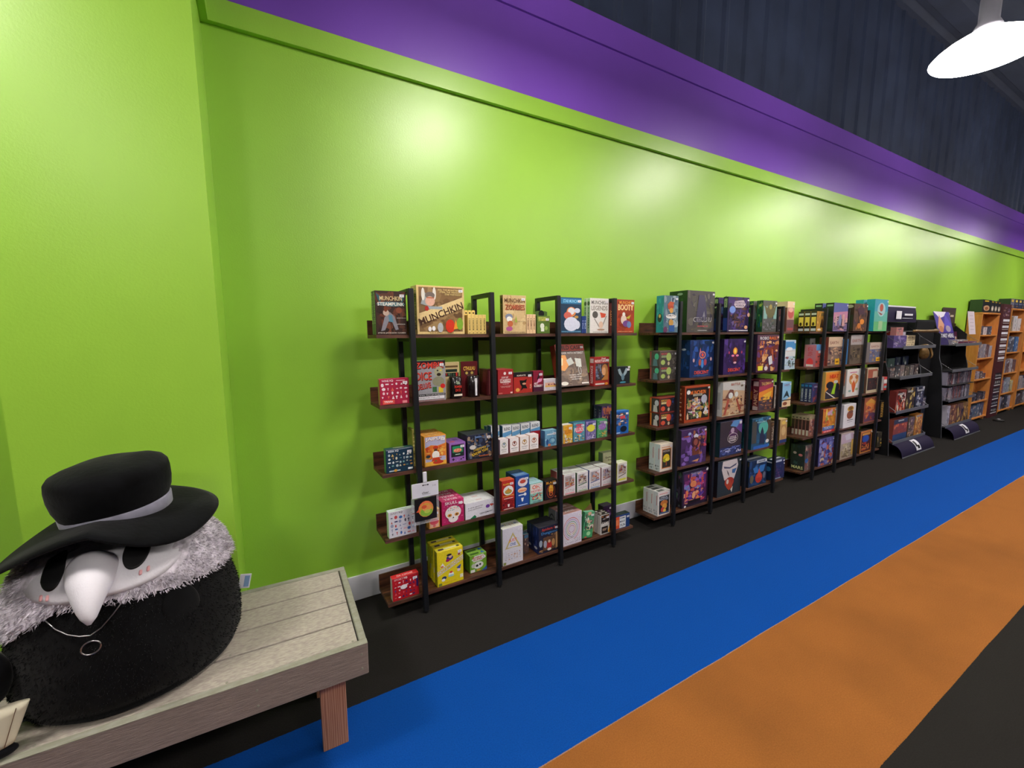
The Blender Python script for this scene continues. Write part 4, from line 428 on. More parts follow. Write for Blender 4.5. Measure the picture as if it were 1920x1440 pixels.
I(3,2,.2193,.3018,.3047,.036,.09,'journey board game box with misty mountain, leftmost',('8a7468','7c3c30','988878'),art=[('r',0,.66,1,.34,'d8bca0'),('t','EARTH',.4,.8,.6,.1,'8a5040'),('n',0,.06,1,.6,24,['8a6c60','584048','c8a080','403440'],1),('r',.5,.04,.32,.2,'e8b028'),('r',.56,.1,.2,.06,'8a5c18')])
I(3,2,.7082,.3584,.3232,.036,.09,'journey board game box with dark crag, middle one',('6a5c50','5a4c40','988878'),art=[('r',0,.66,1,.34,'b0a8a8'),('t','EARTH',.4,.8,.6,.1,'8a5040'),('n',0,.06,1,.6,24,['6a5c48','504438','8a7858','38302c'],1)])
I(3,2,1.1888,.3412,.2307,.036,.09,'journey board game box with blue cast, rightmost',('6a6c84','a8a0a0','988878'),art=[('r',0,.66,1,.34,'c8b4a8'),('t','EARTH',.4,.8,.6,.1,'8a5040'),('n',0,.06,1,.6,24,['5a6090','8890b0','484868','a88868'],1),('r',.5,.04,.32,.2,'e8b028'),('r',.56,.1,.2,.06,'8a5c18')])
I(3,2,.5666,.1225,.2783,.05,.05,'narrow sky blue box with white side tabs',('3c78b0','488ac0','68a0c8'),art=[('g',.05,.3,.3,.65,1,8,['e8ecf0','c85848'])],sticker=False)
I(3,2,.098,.11,.2952,.158,.05,'grey box behind pink city box',('a8a8a0','70786c','b0b0a8'),art=[('g',.1,.1,.8,.8,1,5,['484848'])],sticker=False)
I(3,3,.0446,.1647,.3149,.158,.05,'olive boxed game behind the blue-red box',('585c38','8a9048','6a6c44'),art=[('r',.1,.3,.8,.25,'a88048'),('r',.2,.32,.5,.12,'301c18')],sticker=False)
I(3,3,.2259,.1831,.3036,.15,.05,'dark green boxed game with orange label',('2c3c2c','68783c','4c5c3c'),art=[('r',.2,.3,.7,.3,'e87838'),('r',.4,.36,.3,.15,'b02c20')],sticker=False)
I(3,3,-.0603,.1673,.1908,.036,.034,'blue-red game box with navy lettered spine',('3c3c6c','243458','2c4c78'),art=[('n',0,0,1,1,24,['2c3c78','4c4c88','6a3c60','8a4850','c86a68'],1),('r',.2,.8,.4,.08,'a8a8c8')],side=[('r',.1,.84,.8,.12,'2c78b0'),('t','NEMESIS',.5,.45,.55,.5,'c8d0d8',90),('r',.2,.06,.6,.04,'d0d4d8')],n=3)
I(3,3,.2048,.339,.3007,.036,.07,'racing game box with red title and green car',('d8a848','c8a860','e0d8c0'),art=[('r',.03,.03,.94,.94,'e89038'),('t','HEAT',.55,.82,.56,.14,'8a1c14'),('t','HEAT',.53,.83,.56,.14,'e03820'),('p',[(.03,.03),(.97,.03),(.97,.3),(.4,.5),(.03,.3)],'34303c'),('e',.3,.52,.24,.13,'1c2030'),('e',.74,.42,.18,.16,'20242c'),('p',[(.4,.2),(.6,.6),(.7,.56),(.62,.18)],'a0d030'),('e',.66,.62,.14,.06,'c8ccc8'),('p',[(.03,.3),(.1,.3),(.7,.03),(.6,.03)],'e8e4e0')])
I(3,3,.5905,.0923,.3096,.05,.08,'narrow brown-grey box beside racing game box',('7a5440','5c4434','8a6048'),art=[('r',.1,.5,.8,.4,'a05a34'),('r',.1,.1,.8,.3,'9a9c98')],sticker=False)
I(3,3,.675,.3274,.3042,.034,.06,'white-framed game box with orange forest creature',('e4e0dc','a8acac','d0d0c8'),art=[('e',.5,.62,.34,.22,'d8a468'),('e',.5,.64,.2,.16,'e8d0b8'),('p',[(.36,.4),(.5,.6),(.66,.4),(.58,.14),(.46,.14)],'d86838'),('e',.3,.7,.12,.08,'c87840'),('e',.72,.7,.12,.08,'b86c3c'),('r',.2,.86,.5,.04,'c87898'),('e',.25,.2,.1,.04,'88b0a8'),('e',.75,.24,.1,.05,'a8b088')])
I(3,3,1.0896,.0884,.2915,.06,.08,'narrow dark teal box behind an upright',('2c4448','24383c','c8ccc8'),art=[('r',.1,.8,.8,.12,'b0b8b0'),('e',.5,.45,.3,.12,'58706c')],sticker=False)
I(3,3,1.1765,.2897,.2963,.036,.07,'cream-framed dark board game box with badge',('c8b898','6a4c3c','d8c8a8'),art=[('r',.06,.12,.88,.82,'3c3034'),('r',.06,.6,.88,.34,'a85c48'),('r',.5,.6,.4,.26,'c8b098'),('n',.06,.12,.88,.5,14,['2c2428','4c3838','7a3c34'],1)])
I(3,3,1.5344,.074,.1741,.05,.06,'left small red-and-white box by the end upright',('c8403c','d8d4d4','c85850'),art=[('r',0,.5,1,.3,'e8e4e0'),('e',.5,.25,.4,.1,'8ab0b8')],sticker=False)
I(3,3,1.6835,.0992,.1657,.05,.06,'right small red-and-white box by the end upright',('c8403c','d8d4d4','c85850'),art=[('r',0,.5,1,.3,'e8e4e0'),('e',.5,.25,.4,.1,'8ab0b8')],sticker=False)
I(3,4,-.0692,.1621,.2136,.036,.052,'mauve-brown fantasy box with cream base labels',('a06858','8a5c50','a09078'),art=[('p',[(0,.8),(1,.9),(1,1),(0,1)],'a89878'),('n',0,.02,1,.84,22,['a85848','784c58','c8a090','583c48','d8b0a0'],1)],side=[('r',0,.8,1,.2,'a89880'),('r',.1,.3,.8,.48,'3c2428'),('r',.2,.03,.6,.26,'c8c4b0'),('r',.25,.84,.5,.06,'483830')],top=[('r',.1,.1,.8,.8,'98886c')],n=5,gap=.0015)
I(3,4,.2042,.2786,.2601,.036,.08,'yellow-orange city-stomping monster game box',('d88838','5c3838','7a4038'),art=[('n',0,0,1,1,28,['e8c048','e89038','c85830','88a048','d8a8c8','f0d060'],1),('r',0,.1,.9,.16,'4868a8'),('t','TOKYO',.4,.2,.6,.1,'d8e0f0'),('r',0,0,.95,.1,'d83428'),('t','NEW EDITION',.4,.05,.6,.05,'f8e8e8')])
I(3,4,.7277,.0693,.2349,.125,.08,'white box edge behind the monster game box',('d0d0d4','c8c8d0','d0d0d8'),art=[('e',.3,.6,.3,.2,'2c2830')],sticker=False)
I(3,4,.6609,.2876,.2664,.034,.08,'white board game box with seated brown ape',('e8e6ea','b8b8c0','d8d8dc'),art=[('e',.55,.8,.26,.12,'d8a838'),('e',.55,.82,.18,.08,'8a6030'),('e',.52,.54,.26,.18,'9a5840'),('e',.6,.66,.18,.07,'7a5048'),('r',.3,.3,.5,.03,'484048'),('r',.34,.22,.4,.02,'a8a0a8')])
I(3,4,1.1619,.333,.3022,.036,.08,'orange-purple board game box with volcano art',('8a4c38','3c2c30','5c4440'),art=[('r',.06,.05,.88,.86,'a85838'),('p',[(.1,.8),(.5,.96),(.9,.8),(.84,.7),(.16,.7)],'d8a048'),('e',.5,.62,.34,.16,'e08840'),('r',.06,.06,.88,.32,'5c3c58'),('n',.08,.1,.84,.6,18,['d87840','a84c38','6a4470','c89868'],1)])
I(3,4,1.0865,.0679,.2728,.07,.09,'narrow black box with yellow ornament lettering',('1c1814','181410','241c14'),art=[('t','LORE',.5,.5,.7,.6,'c8a038',90)],sticker=False)
I(3,4,1.6657,.1143,.225,.06,.08,'narrow black spine with yellow letters by end',('1c1814','14100c','201a14'),art=[('t','KRAKEN',.5,.5,.8,.6,'c89c48',90)],sticker=False)
I(3,5,-.1156,.161,.2708,.036,.14,'dark forest game box with cream side letters',('6a5c58','24302c','2c3834'),art=[('n',0,0,1,1,26,['8a5c58','a8907c','504848','3c3c3c','c8b0a0','a84848'],1),('e',.2,.4,.2,.09,'3c68a8')],side=[('n',0,0,1,1,8,['28383c','1c2828','305048'],1),('t','MARS',.5,.1,.8,.12,'d8dc98'),('e',.3,.66,.12,.05,'b8a8a0'),('e',.7,.6,.14,.05,'c87878')])
I(3,5,.1629,.3188,.2994,.034,.08,'violet-blue hero team board game box',('58589c','28243c','4c4c70'),art=[('n',0,0,1,1,44,['5860b0','8088c8','a8a0d0','40387c','8a3c48','c86848','d8c098','2c2858'],1),('e',.3,.75,.14,.1,'8888d0')])
I(3,5,.6402,.3133,.3009,.034,.08,'parchment-coloured board game box with skull scene',('b0a090','3c3434','c0a8a8'),art=[('r',.04,.6,.92,.36,'c8b0c0'),('p',[(.3,.9),(.7,.96),(.8,.72),(.4,.7)],'d8d0dc'),('n',.04,.04,.92,.56,30,['d8ccb0','8a7a60','a89870','6a5040','c8b890'],1),('r',.8,.1,.14,.6,'d8b058')])
I(3,5,1.1281,.2951,.2658,.034,.08,'orange-bordered board game box with blue planet',('c87c38','4c3420','4c3c34'),art=[('r',.08,.06,.84,.86,'4c2424'),('e',.45,.64,.3,.17,'2c50a8'),('r',.14,.8,.7,.1,'d89840'),('n',.1,.08,.8,.42,20,['d85838','a83428','e89048','6a2420'],1)])
I(3,5,1.629,.1291,.1884,.05,.08,'narrow dark green-gold box at rack end',('38342c','2c2c24','48443c'),art=[('n',0,0,1,1,14,['8a8058','3c3c30','c8a040','504838'],1)],sticker=False)
# ------------------------------------------------------------ room shell
W = 2.507; X0, X1, YF, HC = -4.2, 17.5, -6.0, 5.3
def S(o, kind='structure'): o['kind'] = kind; return o
fl = S(B('floor', X0-.1, X1+.1, YF-.1, 2.9, -.08, 0, M['carpet'], None, 0))
PX0, PX1, PY = -.752, -.138, 2.072
def wall_slab(name, z0, z1, y, m):   # the long shop wall with the pillar standing proud of it
    bm = bmesh.new(); o = W-y
    pts = [(X0, W-o), (PX0-o, W-o), (PX0-o, PY-o), (PX1+o, PY-o), (PX1+o, W-o), (X1, W-o), (X1, 2.8), (X0, 2.8)]
    prism(bm, pts, 'z', z0, z1); bmesh.ops.recalc_face_normals(bm, faces=bm.faces)
    return S(bobj(name, bm, m))
wall_slab('wall_back', 0, 2.925, W, M['green'])
wall_slab('trim_1', 2.925, 3.027, W-.03, M['green'])
wall_slab('trim_2', 3.0272, 3.488, W-.0305, M['purple'])
wall_slab('trim_3', 3.4882, 3.658, W-.046, M['purple'])
bm = bmesh.new(); pts = []; x = X0      # ribbed metal cladding above
while x < X1:
    pts += [(x, 2.56), (x+.2, 2.56), (x+.23, 2.54), (x+.27, 2.54)]; x += .3
prism(bm, pts+[(X1, 2.56), (X1, 2.8), (X0, 2.8)], 'z', 3.659, HC); S(bobj('wall_upper', bm, M['darkwall']))
S(B('wall_front', X0, X1, YF-.1, YF, 0, HC, M['far'], None, 0))
S(B('wall_left', X0-.1, X0, YF, 2.8, 0, HC, M['far'], None, 0))
S(B('wall_right', X1, X1+.1, YF, 2.8, 0, HC, M['far'], None, 0))
bm = bmesh.new(); pts = []; y = YF
while y < 2.7:
    pts += [(y, HC), (y+.2, HC), (y+.24, HC+.06), (y+.3, HC+.06)]; y += .34
prism(bm, pts+[(2.8, HC), (2.8, HC+.2), (YF, HC+.2)], 'x', X0, X1); S(bobj('ceiling', bm, M['ceil']))
S(B('baseboard_back', PX1, X1, W-.0125, W-.0003, .0005, .15, M['white'], None, .002))
S(B('baseboard_pillar', PX0, PX1+.012, PY-.0125, PY-.0003, .0005, .15, M['white'], None, .002))
S(B('baseboard_pillar_side', PX1+.0003, PX1+.012, PY, W-.013, .0005, .15, M['white'], None, .002))

# ------------------------------------------------------------ lamps
def make_lamp():
    r = empty('high_bay_lamp', (0, 0, 0), 'lamp', 'ceiling lamp', 'high bay lamps hanging in a grid')
    bm = bmesh.new(); lathe(bm, [(.257, .0), (.25, .012), (.06, .012)], 40); bobj('lens', bm, M['lens'], r, True)
    bm = bmesh.new()
    pr = [(.262, .004), (.266, .01), (.245, .035), (.2, .07), (.14, .105), (.1, .125), (.09, .125), (.13, .1), (.19, .065), (.236, .032), (.258, .01)]
    rings = [[bm.verts.new((q*math.cos(t), q*math.sin(t), z)) for t in [2*math.pi*j/40 for j in range(40)]] for q, z in pr]
    for i in range(len(pr)):
        a, b = rings[i], rings[(i+1) % len(pr)]
        for j in range(40): bm.faces.new((a[j], a[(j+1) % 40], b[(j+1) % 40], b[j]))
    bmesh.ops.recalc_face_normals(bm, faces=bm.faces); bobj('reflector_bowl', bm, M['bowl'], r, True)
    bm = bmesh.new(); lathe(bm, [(.06, .126), (.07, .13), (.07, .16), (.05, .2), (.05, .33), (.045, .37), (.03, .385)], 24); h = bobj('ballast_housing', bm, M['greymetal'], r, True)
    bm = bmesh.new(); tube(bm, [(0, 0, .38), (.018, 0, .41), (0, 0, .44), (-.018, 0, .41), (0, 0, .38)], .005, 6); bobj('hook', bm, M['greymetal'], h)
    bm = bmesh.new(); tube(bm, [(0, 0, .43), (0, 0, HC-3.32+.004)], .004, 6); bobj('suspension_cable', bm, M['greymetal'], r)
    return r
def copy_tree(o, parent=None):
    c = o.copy(); C.objects.link(c)
    if parent: c.parent = parent
    for ch in list(o.children): copy_tree(ch, c)
    return c
LZ = 3.32
lamp = make_lamp(); first = True
for ix in range(6):
    for iy in range(2):
        o = lamp if first else copy_tree(lamp); first = False
        o.location = (-1.36+2.75*ix, 1.1-2.75*iy, LZ)
        row = ['row nearest the green wall', 'second row from the wall', ''][iy]
        o['label'] = 'round white high bay lamp, %s in the %s' % (['first', 'second', 'third', 'fourth', 'fifth', 'sixth'][ix], row)

# ------------------------------------------------------------ shelving and stock
make_rack(1, 'nearest black steel and brown board shelving rack against green wall')
make_rack(2, 'middle black steel and brown board shelving rack against green wall')
make_rack(3, 'farthest black steel and brown shelving rack, beside the display stands')
strings = set()
def scan(els):
    for e in els:
        if e[0] == 't': strings.add(e[1])
for it in ITEMS: scan(it['art']); scan(it['side']); scan(it['top'])
EXTRA = ['START HERE', 'MUNCHKIN', 'clear', '110', 'DICE', 'ZOMBIE', 'CTHULHU']
prepare_text(sorted(strings | set(EXTRA)))
def stock(it, idx):
    k, s = it['k'], it['s']; n = it['n']
    d = min(it['d'], (.2115-it['y'])/n-it['gap']); w, h = it['w'], it['h']
    cf, cs, ct = it['cols']
    arts = {}
    def mesh(key, els, aw, ah, nm):
        return Art(aw, ah).draw(els, idx*7+len(key)).mesh(nm) if els else None
    mf = mesh('f', it['art'], w, h, 'cover_art'); ms = mesh('si', it['side'], d, h, 'side_art'); mt = mesh('top', it['top'], w, d, 'top_art')
    grp = it['look']+' boxes in a row' if n > 1 else None
    for i in range(n):
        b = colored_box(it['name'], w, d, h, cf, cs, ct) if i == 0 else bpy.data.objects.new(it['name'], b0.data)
        if i == 0: b0 = b
        else: C.objects.link(b)
        loc = Vector((it['x'], it['y']+i*(d+it['gap']), SZ[s]+it['z']+.0004))
        mtx = RM[k] @ Matrix.Translation(loc)
        if it['lean']: mtx = mtx @ Matrix.Translation((0, 0, d*math.sin(R(it['lean']))+.0005)) @ Matrix.Rotation(-R(it['lean']), 4, 'X')
        if it['rz']: mtx = mtx @ Matrix.Translation((0, 0, w*math.sin(R(abs(it['rz'])))+.0005)) @ Matrix.Rotation(-R(it['rz']), 4, 'Y')
        b.matrix_world = mtx
        pos = '%s shelf, %s rack' % (SHN[s], RKN[k])
        lk = it['look']
        b['label'] = lk+', '+(('front one, ' if i == 0 else ['', 'second', 'third', 'fourth', 'fifth'][i]+' in row, ') if n > 1 else '')+pos
        b['category'] = it['cat']
        if grp: b['group'] = grp
        if mf: place_art('front_cover', mf, b, 'f', w, d, h)
        if ms: place_art('side_panel', ms, b, 's', w, d, h)
        if mt: place_art('top_panel', mt, b, 't', w, d, h)
        if it['sticker'] and i == 0:
            sa = Art(.024, .014); sa.l = 60; sa.poly([(0, 0), (1, 0), (1, 1), (0, 1)], 'f4f2f6'); sa.poly([(.2, .35), (.8, .35), (.8, .6), (.2, .6)], 'b8b4bc')
            o = place_art('price_sticker', sa.mesh('price_sticker'), b, 'f', w, d, h); o.location = (w-.034, 0, h-.03)
        if it['tab']:
            bm = bmesh.new(); prism(bm, [(w*.04, 0), (w*.96, 0), (w*.96, .026), (w*.8, .03), (w*.2, .03), (w*.04, .026)], 'y', d-.006, d-.004)
            me = bpy.data.meshes.new('hang_tab'); bm.to_mesh(me); bm.free()
            at = me.color_attributes.new('Col', 'FLOAT_COLOR', 'CORNER'); c = lin(it['tab'])
            for a_ in at.data: a_.color = c
            o = link('hang_tab', me, b, [M['print']]); o.location = (0, 0, h)
            bm = bmesh.new(); lathe(bm, [(w*.22, 0), (w*.22, .0008)], 12, cx=w*.5, cy=0)
            q = bobj('hang_hole', bm, M['blackboard'], o); q.rotation_euler = (R(90), 0, 0); q.location = (0, d-.0062, .014)
for idx, it in enumerate(ITEMS): stock(it, idx)

def cbox(name, w, d, h, cf, cs, ct, mtx, label, cat, art=(), side=(), group=None, parent=None, seed=0, artname='front_cover'):
    b = colored_box(name, w, d, h, cf, cs, ct, parent)
    if parent: b.matrix_local = mtx
    else: b.matrix_world = mtx; tag(b, label, cat, group)
    if art: place_art(artname, Art(w, h).draw(list(art), seed).mesh(artname), b, 'f', w, d, h)
    if side: place_art('side_panel', Art(d, h).draw(list(side), seed+3).mesh('side_panel'), b, 's', w, d, h)
    return b
def rk(k, s, x, y, z=0): return RM[k] @ Matrix.Translation((x, y, SZ[s]+z+.0004))
# two blister-backed dice cups on the second shelf
for nm, x, w, cf, ctube, txt, art, lk in (
    ('dice_cup_pack', .172, .100, 'c8b480', '15110f', 'ZOMBIE DICE', [('r', .05, .6, .9, .1, '18201a'), ('r', .15, .72, .7, .08, '203028'), ('g', .1, .58, .8, .14, 5, 1, ['4a6a50', 'c03028']), ('r', .1, .85, .8, .05, '6a5030')], 'cream-backed pack with black dice cup and red letters'),
    ('dice_cup_pack', .281, .106, '5a141a', '1a1012', 'DICE', [('t', 'CTHULHU', .5, .8, .7, .11, 'e8c050'), ('r', .2, .62, .6, .1, '3c2420'), ('e', .34, .67, .08, .04, 'b8a050'), ('e', .66, .67, .08, .04, 'b8a050')], 'dark red backed pack with clear-fronted dice cup')):

    r = empty(nm, None, lk+', on second shelf of nearest rack', 'dice game', None, M4=rk(1, 2, x, .03))
    cbox('backing_card', w, .004, .205, cf, cf, cf, Matrix.Translation((0, .062, 0)), None, None, art=art, parent=r)
    bm = bmesh.new(); lathe(bm, [(.034, 0), (.036, .004), (.036, .118), (.03, .124), (.01, .126)], 28, cx=w*.62, cy=.0385)
    cup = bobj('cup', bm, mat('cup_plastic_'+ctube, ctube, .25, coat=.5), r, True)
    if nm and ctube == '15110f':
        a = Art(.05, .07); a.draw([('e', .5, .86, .22, .13, '8a9a80'), ('t', 'ZOMBIE', .5, .55, .9, .2, 'd83828'), ('t', 'DICE', .5, .27, .6, .2, 'd83828'), ('r', 0, -.2, 1, .16, 'e8dcc8')])
        o = link('cup_label', a.mesh(), r); o.matrix_local = Matrix.Translation((w*.62-.025, .0015, .03)) @ Matrix.Scale(-1, 4, (0, 1, 0))
    else:
        B('painted_highlight', w*.62-.006, w*.62+.006, .0005, .0023, .01, .11, M['whiteplush'], r, 0)  # white strip standing in for the glint down the cup front
# paper gift pouch on the bottom shelf
bm = bmesh.new()
vs = [bm.verts.new(v) for v in ((0, 0, 0), (.085, 0, 0), (.085, .045, 0), (0, .045, 0), (.005, .008, .1), (.088, .008, .11), (.088, .03, .11), (.005, .03, .1), (-.012, .018, .165), (.07, .018, .215))]
for f in ((3, 2, 1, 0), (0, 1, 5, 4), (1, 2, 6, 5), (2, 3, 7, 6), (3, 0, 4, 7), (4, 5, 9, 8), (7, 8, 9, 6), (4, 8, 7), (5, 6, 9)): bm.faces.new([vs[i] for i in f])
bmesh.ops.recalc_face_normals(bm, faces=bm.faces)
po = bobj('paper_pouch', bm, mat('kraft_paper', 'a8844c', .6, noise=.15, nscale=40), None); po.matrix_world = rk(1, 5, 1.232, .105)
tag(po, 'kraft paper pouch with folded peaked top, bottom shelf of nearest rack', 'paper bag')
bm = bmesh.new(); prism(bm, [(.02, .06), (.07, .07), (.075, .13), (.045, .16), (.02, .12)], 'y', -.0016, -.0008); o = bobj('printed_patch', bm, mat('brown_print', '4c241c', .5), po); o.location = (0, .006, 0)

# clip strip hanging from the third board edge of the nearest rack
r = empty('hanging_pin_pack', None, 'clip-hung clear pack with black square and round colourful pin', 'hanging pack', M4=RM[1] @ Matrix.Translation((.008, -.012, .548)))
bm = bmesh.new(); box(bm, -.011, .011, -.004, .004, .21, .268, .003); box(bm, -.008, .008, -.002, .014, .25, .262, .002); bobj('clip', bm, M['white'], r)
B('header_card', -.075, .075, -.0015, .0015, .13, .21, M['white'], r, .0005)
a = Art(.15, .08); a.draw([('t', 'clear', .5, .3, .26, .16, '505058'), ('t', '110', .84, .7, .12, .12, 'a8a8b0'), ('e', .42, .82, .03, .05, '303038'), ('e', .6, .82, .03, .05, '303038'), ('r', .42, .8, .18, .04, '303038'), ('r', .38, .16, .3, .03, 'a0a0a8')])
o = link('header_print', a.mesh(), r); o.matrix_local = Matrix.Translation((-.075, -.0016, .13)) @ Matrix.Scale(-1, 4, (0, 1, 0))
B('clear_sleeve', -.077, .077, .0022, .012, -.02, .13, M['clear'], r, 0)
B('black_card', -.062, .062, -.0014, .0014, .0, .125, M['blackboard'], r, .0005)
a = Art(.125, .125); a.draw([('e', .5, .5, .34, .36, 'e8784c'), ('e', .5, .46, .32, .3, 'd8a040'), ('e', .52, .36, .28, .2, '88b840'), ('e', .55, .52, .2, .14, 'e89858'), ('e', .42, .6, .12, .08, 'd85838'), ('p', [(.06, .42), (.22, .4), (.2, .56)], 'e8603c'), ('e', .56, .38, .14, .08, 'b8c858')])
o = link('pin_badge', a.mesh(), r); o.matrix_local = Matrix.Translation((-.0625, -.0016, 0)) @ Matrix.Scale(-1, 4, (0, 1, 0))

# ------------------------------------------------------------ bench
BZ = .48
be = empty('bench', (.262, 1.468, 0), 'weathered grey composite-board bench on cedar legs, against the pillar', 'bench', rot=(0, 0, R(-1.2)))
L_, Dp = 1.75, .57
bm = bmesh.new(); box(bm, -L_, 0, .0, .025, BZ-.118, BZ, .003); bobj('front_fascia', bm, M['deckface'], be)
bm = bmesh.new(); box(bm, -.025, 0, .0255, Dp-.0255, BZ-.118, BZ, .003); bobj('end_fascia', bm, M['deckedge'], be)
bm = bmesh.new(); box(bm, -L_, 0, Dp-.025, Dp, BZ-.118, BZ, .003); bobj('back_fascia', bm, M['deckedge'], be)
bm = bmesh.new(); box(bm, -L_, .0, -.0006, .0252, BZ+.0002, BZ+.0018, .0006); bobj('front_edge_strip', bm, M['deckedge'], be)
bw = (Dp-.05)/4
for i in range(4):
    bm = bmesh.new(); y0 = .025+i*bw
    box(bm, -L_, -.03, y0+.004, y0+bw-.004, BZ-.024, BZ-.001, .002)
    ob = bobj('deck_board', bm, M['deck'], be)
    for sx in (-.045, -.42, -.85):
        bm = bmesh.new(); lathe(bm, [(.004, BZ-.001), (.004, BZ-.0002), (.001, BZ)], 8, cx=sx, cy=y0+.01); bobj('screw', bm, M['deckedge'], ob)
for sx in (-.022, -.34, -1.1):
    for zz in (BZ-.035, BZ-.09):
        bm = bmesh.new(); lathe(bm, [(.004, 0), (.004, .0012), (.001, .0016)], 8); o = bobj('screw', bm, M['deckedge'], be); o.rotation_euler = (R(90), 0, 0); o.location = (sx, 0, zz)
for lx in (-.155, -1.5):
    for ly in (.128, Dp-.17):
        B('leg', lx, lx+.089, ly, ly+.038, .001, BZ-.0245, M['cedar'], be, .002)
# ------------------------------------------------------------ plush toy sitting on the bench
PX, PYc, BD = -.415, 1.775, .95
PROF = [(.0, .483), (.14, .482), (.252, .484), (.275, .497), (.288, .53), (.294, .59), (.292, .66), (.283, .72), (.272, .79), (.25, .86), (.222, .9), (.17, .935), (.11, .958), (.04, .968), (.0, .97)]
def prof(z):
    for (a, za), (b, zb) in zip(PROF[1:], PROF[2:]):
        if za <= z <= zb: return a+(b-a)*(z-za)/(zb-za)
    return 0
def surf(x, z, off=0):     # front surface point of the body at given world x and height
    r = max(prof(z), .02); u = max(-.985, min(.985, (x-PX)/r))
    return Vector((x, PYc-BD*r*math.sqrt(1-u*u)-off, z))
def body_point(th, z, s=1.0):
    r = prof(z)*s; return Vector((PX+r*math.cos(th), PYc+BD*r*math.sin(th), z))
def fur(bm, pts, ln, rnd, wid=.0022):
    for p, n in pts:
        t = Vector((rnd.uniform(-1, 1), rnd.uniform(-1, 1), rnd.uniform(-1, 1))); s = n.cross(t)
        if s.length < .1: continue
        s.normalize(); s *= wid; tip = p+n*ln*rnd.uniform(.5, 1)+t*ln*.6+Vector((0, 0, -ln*.35))
        bm.faces.new([bm.verts.new(p-s), bm.verts.new(p+s), bm.verts.new(tip)])
pl = empty('plush_toy', (PX, PYc, BZ), 'round black plush bird doctor with hat and white beak sitting on bench', 'plush toy')
def PL(o):
    o.matrix_parent_inverse = Matrix.Translation((-PX, -PYc, -BZ)); return o
bm = bmesh.new(); lathe(bm, [(r, z) for r, z in PROF if r > 0], 72, 1, BD, PX, PYc)
bmesh.ops.subdivide_edges(bm, edges=[e for e in bm.edges if len(e.link_faces) == 2 and abs(e.verts[0].co.z-e.verts[1].co.z) > .001], cuts=3)
rnd = random.Random(4)
from mathutils import noise
for v in bm.verts:
    d = noise.noise(v.co*9)*.008+noise.noise(v.co*3.5)*.012
    c = Vector((v.co.x-PX, v.co.y-PYc, 0)); 
    if c.length > .1 and v.co.z > .5: v.co += c.normalized()*d
body = PL(bobj('body', bm, M['plush'], pl, True))
def hair_low(th):        # lower border of grey hair: droops on the wearer's far side
    c = math.cos(th); s = math.sin(th)
    if s > .3: return .76
    return .70+.13*min(1, max(0, (c+1.0)/.62)) if c < -.38 else .83-.035*max(0, c)
bm = bmesh.new(); N = 96; rows = 14; g = []
for j in range(rows+1):
    ring = []
    for i in range(N):
        th = 2*math.pi*i/N; zl = hair_low(th)+.006*math.sin(i*2.7)+.004*math.sin(i*5.1); z = zl+(.962-zl)*j/rows
        p = body_point(th, z, 1.0); n = Vector((math.cos(th), math.sin(th), .3)).normalized()
        ring.append(bm.verts.new(p+n*(.011+.005*noise.noise(p*22))+Vector((0, 0, 0))))
    g.append(ring)
low = [bm.verts.new(body_point(2*math.pi*i/N, hair_low(2*math.pi*i/N)+.004, .985)) for i in range(N)]
for a, b in zip([low]+g, g):
    for i in range(N): bm.faces.new((a[i], a[(i+1) % N], b[(i+1) % N], b[i]))
def in_mask(x, z): return ((x+.42)/.18)**4+((z-.925)/.075)**4 < 1
pts = []
for _ in range(15000):
    th = rnd.uniform(0, 2*math.pi); zl = hair_low(th); z = rnd.uniform(zl-.006, .945)
    if math.sin(th) > .5: continue
    p = body_point(th, z); n = Vector((math.cos(th), math.sin(th)*1.1, .2)).normalized()
    if math.sin(th) < -.2 and in_mask(p.x, z): continue
    pts.append((p+n*.012, n))
fur(bm, pts, .010, rnd, .002)
bmesh.ops.recalc_face_normals(bm, faces=bm.faces)
PL(bobj('grey_hair', bm, M['greyfur'], pl, False))
bm = bmesh.new(); pts = []
for _ in range(9000):
    th = rnd.uniform(-math.pi, .3); z = rnd.uniform(.49, hair_low(th))
    p = body_point(th, z); n = Vector((math.cos(th), math.sin(th)*1.1, 0)).normalized(); d = noise.noise(p*9)*.008+noise.noise(p*3.5)*.012
    pts.append((p+n*(d-.001), n))
fur(bm, pts, .0065, rnd, .0016); o = PL(bobj('fur_pile', bm, M['plush'], pl)); o['kind'] = 'stuff'
# white mask wrapped on the face
def patch(name, outline_fn, off, m, th=.004, n=48, k=6):
    bm = bmesh.new(); c = outline_fn(None); rings = []
    for j in range(1, k+1):
        rings.append([bm.verts.new(surf(c[0]+(x-c[0])*j/k, c[1]+(z-c[1])*j/k, off+th*(1-(j/k)**4))) for x, z in [outline_fn(2*math.pi*i/n) for i in range(n)]])
    cv = bm.verts.new(surf(c[0], c[1], off+th))
    for i in range(n): bm.faces.new((cv, rings[0][i], rings[0][(i+1) % n]))
    for a, b in zip(rings, rings[1:]):
        for i in range(n): bm.faces.new((a[i], b[i], b[(i+1) % n], a[(i+1) % n]))
    back = [bm.verts.new(v.co+Vector((0, off*.8+.002, 0))) for v in rings[-1]]
    for i in range(n): bm.faces.new((rings[-1][i], back[i], back[(i+1) % n], rings[-1][(i+1) % n]))
    bmesh.ops.recalc_face_normals(bm, faces=bm.faces)
    return PL(bobj(name, bm, m, pl, True))
def se(cx, cz, rx, rz, p=2.0, tilt=0):
    def f(t):
        if t is None: return (cx, cz)
        c, s = math.cos(t), math.sin(t); x = rx*math.copysign(abs(c)**(2/p), c); z = rz*math.copysign(abs(s)**(2/p), s)
        return (cx+x, cz+z+tilt*x)
    return f
